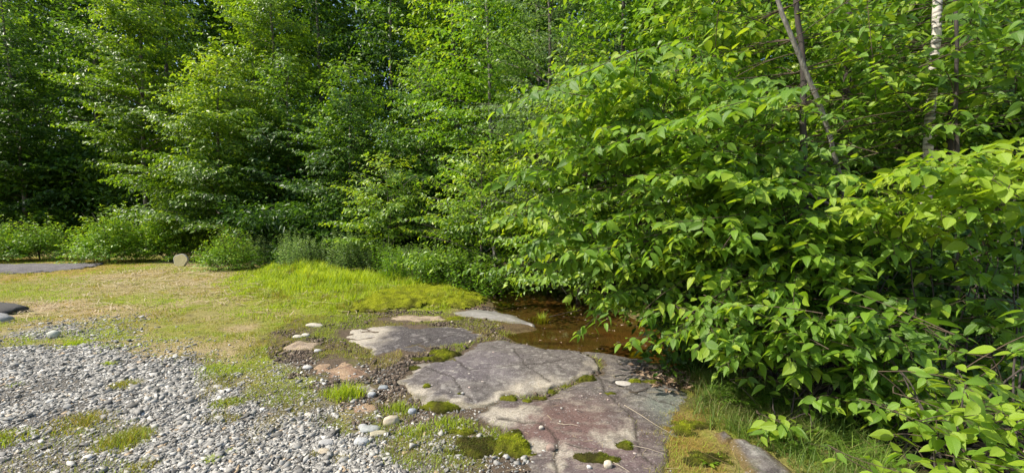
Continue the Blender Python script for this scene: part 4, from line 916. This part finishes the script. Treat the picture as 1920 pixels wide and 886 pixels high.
for k in range(70):
    if k < 34: x, y = 960+R.rand()*300, 700+R.rand()*180
    elif k < 52: x, y = 880+R.rand()*110, 800+R.rand()*86
    else: x, y = 620+R.rand()*200, 740+R.rand()*100
    a = R.rand()*3.14; l = 8+R.rand()*18
    stick([(x, y), (x+math.cos(a)*l*.5+R.randn()*2, y+math.sin(a)*l*.25), (x+math.cos(a)*l, y+math.sin(a)*l*.5)], .0012+.0006*R.rand(), M_STRAW, 'thin dry straw lying on the rock and moss', 'dry_straw', 'dry straws on the rock')

# ------------------------------------------------------------------ the round log end leaning at the shrubs
def disc():
    p = place(340, 499); root = empty('log_section', p, 'short round log section with a yellowish cut face at the foot of the shrubs', 'log')
    r = .19; t = .05; n = 28; a = np.arange(n)/n*2*math.pi; rr = r*(1+.05*np.sin(3*a)+.04*np.sin(5*a+1))
    def ring(k, y, z0=0): return np.stack([np.cos(a)*rr*k, np.full(n, y), np.sin(a)*rr*k*1.05], 1)
    V = np.concatenate([ring(.93, -t), ring(1, -t+.012), ring(1.02, 0), ring(1, t), ring(.93, t+.01)]); Fq = np.concatenate([np.stack([np.arange(n)+k*n, (np.arange(n)+1) % n+k*n, (np.arange(n)+1) % n+(k+1)*n, np.arange(n)+(k+1)*n], 1) for k in range(4)])
    Rm = rotm(.22, -.2); off = np.array([0, 0, r*.97])
    link('bark', make_mesh('bark', V@Rm.T+off, Fq, flat_mat('pale_log_bark', (.42, .40, .38)), True), root)
    rings = [ring(k, -t-.002+.003*math.sin(k*40)) for k in (.93, .8, .6, .4, .2)]+[np.array([[0, -t-.002, 0]]*n)]
    V = np.concatenate(rings); Fq = np.concatenate([np.stack([np.arange(n)+k*n, (np.arange(n)+1) % n+k*n, (np.arange(n)+1) % n+(k+1)*n, np.arange(n)+(k+1)*n], 1) for k in range(5)])
    link('cut_face', make_mesh('cut_face', V@Rm.T+off, Fq[:, ::-1], flat_mat('cut_wood', (.52, .44, .22))), root)
disc()

# ------------------------------------------------------------------ near trees and shrubs on the right
NN = 0
def poly_trunk(root, pts, r0, r1, mat, name='trunk', sides=10):
    pts = np.array(pts, float); n = 24
    if len(pts) == 3: pts = bezier(pts[0], 2*pts[1]-(pts[0]+pts[2])/2, pts[2], 12)
    t = np.linspace(0, 1, len(pts)); q = np.stack([np.interp(np.linspace(0, 1, n), t, pts[:, i]) for i in range(3)], 1); q[1:-1] = (q[:-2]+q[1:-1]*2+q[2:])/4
    q = q+np.cumsum(R.randn(n, 3)*.006, 0)*np.array([1, 1, 0]); T = Tubes(); T.add(q, r0, r1, sides); link(name, T.mesh(name, mat, np.array(root.location)), root); return q
def near_tree(name, label, base, trunks, boughs, leaf, tint, sp=.036, tsp=.10, nobj=300, cat='tree', bark=M_BARK, hang=.48, rise=.12, side=.40, minpx=11, group=None, mat=None, kind='near', r0=.006, lm=1.0):
    """boughs: (start point, end point)"""
    base = np.array(base, float); root = empty(name, base, label, cat, group)
    for k, (pts, a, b, mt) in enumerate(trunks): poly_trunk(root, pts, a, b, mt, 'trunk' if k == 0 else 'limb')
    L = Leaves(); tw = Tubes()
    nodes = np.concatenate([np.array(t_[0], float) for t_ in trunks]); dens = []
    for t_ in trunks:
        q = np.array(t_[0], float); dens += [q[i]+(q[i+1]-q[i])*u for i in range(len(q)-1) for u in np.linspace(0, 1, 8)]
    dens = np.array(dens)
    for a, b in boughs:
        dd = np.linalg.norm(dens-a-np.array([0, 0, -.15]), axis=1); q = dens[np.argmin(dd)]; m_ = (q+a)/2+UP*.06+R.randn(3)*.06
        if dd.min() > .05: tw.add(bezier(q, m_, a, 7), r0*.75, r0*.6, 4)
        bough(L, tw, a, b, rise*(.6+.8*R.rand()), leaf*(.9+.2*R.rand()), sp, tsp, side, .12, tint+.05+.09*R.randn(), r0, hang=hang, jit=.38, droop=.18, levels=2 if np.linalg.norm(b-a) > 1.5 else 1)
    return finish(root, L, tw, kind, mat or M_LEAF_NEAR, M_TWIG, nobj=nobj, minpx=minpx)
def fill(poly, n, dfun, ln, out=(-.35, -.6, -.05), seed=0, spread=.5):
    """n boughs whose tips lie inside a region seen from the path, at the depth dfun(px, py)"""
    poly = np.array(poly, float); lo, hi = poly.min(0), poly.max(0); B = []
    while len(B) < n:
        q = lo+(hi-lo)*R.rand(2)
        if sdf(q[None], poly)[0] < 0: continue
        tip = pt(q[0], q[1], dfun(q[0], q[1])+abs(R.randn())*.35)
        if tip[2] < .06: continue
        if 1695 < q[0] < 1790 and -100 < q[1] < 262 and R.rand() < .93: continue
        if 1440 < q[0] < 1560 and -100 < q[1] < 190 and tip[1] < 4.3 and R.rand() < .55: continue
        d = np.array(out)+R.randn(3)*np.array([spread, spread, spread*.35]); d /= np.linalg.norm(d)
        st = tip-d*ln*(.6+.7*R.rand()); st[2] = max(st[2]-.1, .05); B.append((st, tip))
    return B
# the big tree whose boughs droop to the left over the pool
tips = [(925, 205, 3.7), (955, 262, 3.9), (1010, 232, 3.5), (908, 352, 3.8), (915, 425, 3.9), (975, 470, 4.0), (1015, 520, 4.3), (1060, 560, 4.4), (1000, 180, 4.0), (1060, 300, 3.5), (1100, 420, 3.5), (1060, 470, 3.7), (1040, 120, 4.4), (990, 320, 4.2), (1130, 540, 3.7), (1180, 330, 3.1), (1240, 420, 3.0), (940, 500, 5.0), (1120, 240, 3.4), (1210, 250, 3.1)]
boughs = []
for x, y, d in tips:
    tip = pt(x, y, d); ln = 1.25+.5*R.rand(); dr = norm(np.array([-.85, -.25+.2*R.randn(), -.12+.12*R.randn()])); boughs.append((tip-dr*ln, tip))
T1 = [np.array([*gp(1500, 700)[:2], 0])+np.array([.5, 1.2, -.1]), pt(1600, 430, 4.3), pt(1545, 200, 4.1), pt(1462, 20, 4.0), pt(1430, -160, 4.0)]
T1b = [pt(1590, 400, 4.3), pt(1400, 300, 4.0), pt(1180, 180, 4.2)]; T1c = [pt(1580, 330, 4.2), pt(1360, 330, 3.9), pt(1100, 330, 4.3)]; T1d = [pt(1600, 460, 4.3), pt(1350, 440, 4.0), pt(1120, 470, 4.2)]
NN += near_tree('cherry_tree', 'near tree with a leaning grey trunk and big drooping leafy boughs over the pool', T1[0]*np.array([1, 1, 0]), [(T1, .028, .016, M_PALEBARK), (T1b, .018, .008, M_BARK), (T1c, .018, .008, M_BARKD), (T1d, .018, .008, M_BARKD)],
    boughs+fill([(960, 150), (1300, 60), (1420, 300), (1400, 560), (1140, 560), (930, 450)], 62, lambda x, y: 4.0-(x-950)*.0016, 1.0, (-.8, -.4, -.08), spread=.35), .112, .55, sp=.042)
# its lower neighbour, reaching down over the water
tips = [(1075, 632, 3.9), (1165, 645, 3.6), (1105, 585, 4.1), (1170, 560, 3.9), (1225, 655, 3.4), (1260, 640, 3.3), (1345, 690, 3.0), (1300, 660, 3.1), (1200, 600, 3.7), (1290, 590, 3.1)]
boughs = []
for x, y, d in tips:
    tip = pt(x, y, d); dr = norm(np.array([-.8, -.3, -.3+.1*R.randn()])); boughs.append((tip-dr*(.9+.3*R.rand()), tip))
b0 = on_ground(1450, 705)
NN += near_tree('alder_shrub', 'shrub whose leafy boughs hang low over the pool and the moss at its edge', b0, [([b0-UP*.1, pt(1440, 600, 3.7), pt(1380, 500, 3.6)], .025, .01, M_BARKD), ([b0-UP*.1, pt(1400, 640, 3.6), pt(1290, 600, 3.6)], .018, .006, M_BARKD), ([b0-UP*.1, pt(1520, 600, 3.7), pt(1500, 470, 3.5)], .02, .008, M_BARKD)],
    boughs+fill([(1090, 480), (1400, 420), (1480, 560), (1450, 690), (1350, 700), (1290, 650), (1100, 590)], 58, lambda x, y: 3.9-(x-1090)*.0028, .8, (-.75, -.5, -.12), spread=.4), .10, .52, cat='shrub', sp=.04)
# upper right crown, yellow green
b0 = np.array([2.9, 4.2, 0])
NN += near_tree('hazel_tree', 'yellow green leafy tree filling the top right above the leaning trunk', b0, [([b0, b0+np.array([-.1, 0, 2]), b0+np.array([-.3, 0, 4.2])], .045, .02, M_BARKD)],
    fill([(1230, -60), (1700, -60), (1720, 230), (1500, 330), (1250, 200)], 80, lambda x, y: 4.4-(x-1200)*.0012, 1.1, (-.5, -.6, -.0), spread=.5), .105, .60, sp=.048, tsp=.12)
b0 = np.array([4.7, 4.7, 0])
def vtrunk(px, d, r, mat, name, label, lean=0, top=5.0, cat='tree', boughs=None, **kw):
    b = np.array([(px-CX)/F*d, d, 0.0]); b[2] = ground_z(b[0], b[1])-.05; q = [b, b+np.array([lean*.4, 0, top*.45]), b+np.array([lean, 0, top])]
    return near_tree(name, label, b, [(q, r, r*.7, mat)], boughs or [], cat=cat, **kw)
NN += vtrunk(1737, 4.6, .052, M_BIRCH, 'birch_tree', 'slim white barked birch standing upright at the right', 0, 5, boughs=fill([(1640, -60), (1960, -60), (1960, 120), (1700, 200)], 30, lambda x, y: 4.2, 1.0, (-.3, -.8, 0), spread=.6), leaf=.10, tint=.5, sp=.055)
NN += vtrunk(1772, 5.6, .055, M_BARKD, 'dark_trunked_tree', 'dark barked tree close behind the white birch', .1, 6, boughs=fill([(1500, -60), (1980, -60), (1980, 320), (1600, 380)], 60, lambda x, y: 5.2, 1.1, (-.3, -.8, 0), spread=.6), leaf=.115, tint=.42, sp=.05, tsp=.12)
NN += vtrunk(1805, 3.9, .018, M_BARKD, 'young_tree', 'thin dark crooked sapling stem at the upper right, beside the birch', -.25, 4.4, boughs=fill([(1780, 0), (1980, 0), (1980, 240), (1800, 260)], 22, lambda x, y: 3.4, .9, (-.5, -.7, -.1), spread=.5), leaf=.11, tint=.45, sp=.045)
NN += vtrunk(1580, 5.2, .05, M_BARKD, 'dark_trunked_tree', 'dark barked tree between the leaning grey trunk and the birch', .0, 6, boughs=fill([(1380, 150), (1760, 150), (1760, 480), (1400, 480)], 60, lambda x, y: 4.9, 1.0, (-.3, -.8, 0), spread=.6), leaf=.11, tint=.45, sp=.05, tsp=.12)
# middle right bank of big leaves
def bushn(name, label, bx, by, poly, n, dfun, ln, leaf, tint, out=(-.45, -.75, .0), cat='shrub', nst=4, **kw):
    b = np.array([bx, by, ground_z(bx, by)]); B = fill(poly, n, dfun, ln, out, spread=kw.pop('spread', .5)); tr = []
    for k in range(nst):
        s_ = max((B[R.randint(len(B))][0] for _ in range(5)), key=lambda q: q[2]); s_ = s_+np.array([.25, .25, 0]); tr.append(([b-UP*.08+R.randn(3)*np.array([.12, .12, 0]), (b+s_)/2+UP*.1, s_], .007, .003, M_BARKD))
    kw.setdefault('r0', .0045); return near_tree(name, label, b, tr, B, leaf, tint, cat=cat, **kw)
NN += bushn('dogwood_shrub', 'big leaved shrub in the middle of the right-hand bank, below the leaning trunk', 2.2, 3.9, [(1250, 280), (1520, 270), (1580, 420), (1540, 560), (1330, 560), (1230, 420)], 62, lambda x, y: 3.2-(x-1250)*.0008, .8, .11, .58, sp=.045)
NN += bushn('dogwood_shrub', 'shrub with glossy leaves just below and left of the yellow green sprays', 2.4, 3.3, [(1450, 400), (1800, 400), (1850, 560), (1700, 640), (1480, 620)], 46, lambda x, y: 2.9-(x-1450)*.0008, .75, .105, .45, sp=.05)
NN += bushn('beech_sapling', 'beech sapling carrying flat sunlit yellow green sprays across the right', 2.9, 2.9, [(1520, 330), (1700, 290), (1940, 240), (1960, 330), (1900, 400), (1700, 420), (1560, 390)], 30, lambda x, y: 2.7-(x-1520)*.0014, .8, .098, .86, (-.8, -.55, -.02), spread=.25, sp=.042)
NN += bushn('dogwood_shrub', 'dark green shrub at the right edge, in shade below the sunlit sprays', 2.9, 2.4, [(1780, 420), (1980, 400), (1980, 640), (1850, 640)], 20, lambda x, y: 2.5, .6, .10, .4, sp=.055)
NN += bushn('dogwood_shrub', 'low shrub with broad leaves arching over the sedge grass', 2.1, 3.1, [(1350, 560), (1560, 560), (1700, 640), (1760, 740), (1660, 830), (1560, 770), (1420, 720), (1340, 660)], 64, lambda x, y: 2.95-(x-1350)*.0012, .6, .105, .5, (-.6, -.6, -.05), sp=.045)
NN += bushn('dogwood_shrub', 'bright leaved shrub in the bottom right corner, nearest of all', 2.3, 2.1, [(1680, 810), (1780, 720), (1960, 580), (2060, 930), (1700, 910)], 44, lambda x, y: 1.95-(x-1700)*.0009, .45, .088, .72, (-.5, -.6, .05), sp=.05)
NN += bushn('dogwood_seedling', 'small seedling with big drooping leaves above the bottom right rock', 1.75, 2.9, [(1420, 780), (1560, 780), (1570, 820), (1430, 830)], 6, lambda x, y: 2.75, .3, .10, .66, (-.8, -.3, .1), cat='seedling', sp=.05, nst=2)
NN += bushn('dogwood_shrub', 'shaded shrub filling the hollow between the low shrub and the corner shrub', 2.6, 2.8, [(1560, 600), (1900, 560), (1960, 760), (1760, 800), (1620, 760)], 46, lambda x, y: 2.6, .6, .10, .38, (-.5, -.7, 0), sp=.05)
undergrowth('forest_undergrowth', 3.9, 8, 1240, 2500, 1.6, 5000, M_LEAF_DARK, 540, .11)
print('near leaves', NN)
def fern(px, py, n, ln, label, mat=M_LEAF_MID, tint=.5):
    p = place(px, py); root = empty('fern', p, label, 'fern')
    for k in range(n):
        a = k/n*6.283+R.rand()*.5; d = np.array([math.cos(a), math.sin(a), 0]); C_ = bezier(p, p+d*ln*.4+UP*ln*.6, p+d*ln+UP*ln*.25, 12); L = Leaves(); T = Tubes(); T.add(C_, .002, .001, 3)
        for i in range(1, 12):
            td = norm(C_[i]-C_[i-1]); sv = norm(np.cross(UP, td)); w = ln*.30*math.sin(min(1, (12.5-i)/9)*1.4)
            for sg in (-1, 1):
                m = 4; t = (np.arange(m)+.3)/m; L.add(C_[i]+np.outer(t*w*sg, sv)+np.outer(t*w*.25, td), np.tile(sv*sg+td*.5, (m, 1)), np.tile(UP, (m, 1))+R.randn(m, 3)*.12, np.full(m, w*.42)*(1.1-.5*t), np.clip(tint+R.randn(m)*.06, 0, 1))
        V, Fc, U, TT = leaf_arrays(*L.cat(), 'mid'); link('frond', make_mesh('frond', V-p, Fc, mat, tint=TT), root, kind='stuff')
fern(1395, 765, 6, .34, 'fern in the shade under the low shrub, right of the sedge', M_LEAF_MID, .45)
fern(1625, 868, 6, .26, 'pale green fern at the bottom beside the corner shrub', M_LEAF_LIGHT, .55)
fern(1460, 760, 5, .3, 'fern deeper in shade behind the seedling with big leaves', M_LEAF_DARK, .5)
def rosette(px, py, r, n, tint, label):
    p = place(px, py); L = Leaves(); az = np.arange(n)/n*6.283+R.randn(n)*.2; L.add(np.tile([0, 0, .005], (n, 1)), np.stack([np.cos(az), np.sin(az), .5+.2*R.randn(n)], 1), np.tile(UP, (n, 1)), r*(.7+.4*R.rand(n)), np.clip(tint+R.randn(n)*.08, 0, 1))
    root = empty('leaf_rosette', p, label, 'plant'); P, D, Nn, S, T = L.cat(); Sd = np.cross(D, Nn)
    for i in range(n):
        o = bpy.data.objects.new('leaf', LEAFVAR[np.argmin(abs(LV_TINT-T[i]))]); COL.objects.link(o); o.parent = root; m = np.eye(4); m[:3, 0] = Sd[i]*S[i]*.7; m[:3, 1] = D[i]*S[i]; m[:3, 2] = Nn[i]*S[i]; m[:3, 3] = P[i]; o.matrix_basis = Matrix(m.tolist())
rosette(1328, 870, .075, 8, .9, 'bright green leaf rosette on rusty moss, left of the bottom right rock')
rosette(1345, 858, .05, 6, .85, 'smaller green rosette just behind the bright one')
rosette(1245, 690+5, .05, 7, .9, 'bright seedling among the dead leaves at the rock edge')
rosette(1275, 704, .06, 8, .88, 'bright green seedling right of the leaf litter, under the hanging leaves')
rosette(1322, 735, .05, 6, .8, 'small leafy seedling in the shaded sedge')

def floating():
    n = 160; lo, hi = POOL.min(0), POOL.max(0); P = lo+(hi-lo)*R.rand(4000, 2); P = P[(sdf(P, POOL) > -.02)][:n]; n = len(P); az = R.rand(n)*6.283
    L = Leaves(); L.add(np.stack([P[:, 0], P[:, 1], np.full(n, WL+.004)], 1), np.stack([np.cos(az), np.sin(az), 0*az+.02], 1), UP+R.randn(n, 3)*.05, .03+.04*R.rand(n), .2+.8*R.rand(n))
    V, Fc, U, T = leaf_arrays(*L.cat(), 'far'); link('floating_leaves', make_mesh('floating_leaves', V, Fc, M_LITTER, tint=T), kind='stuff')
floating()
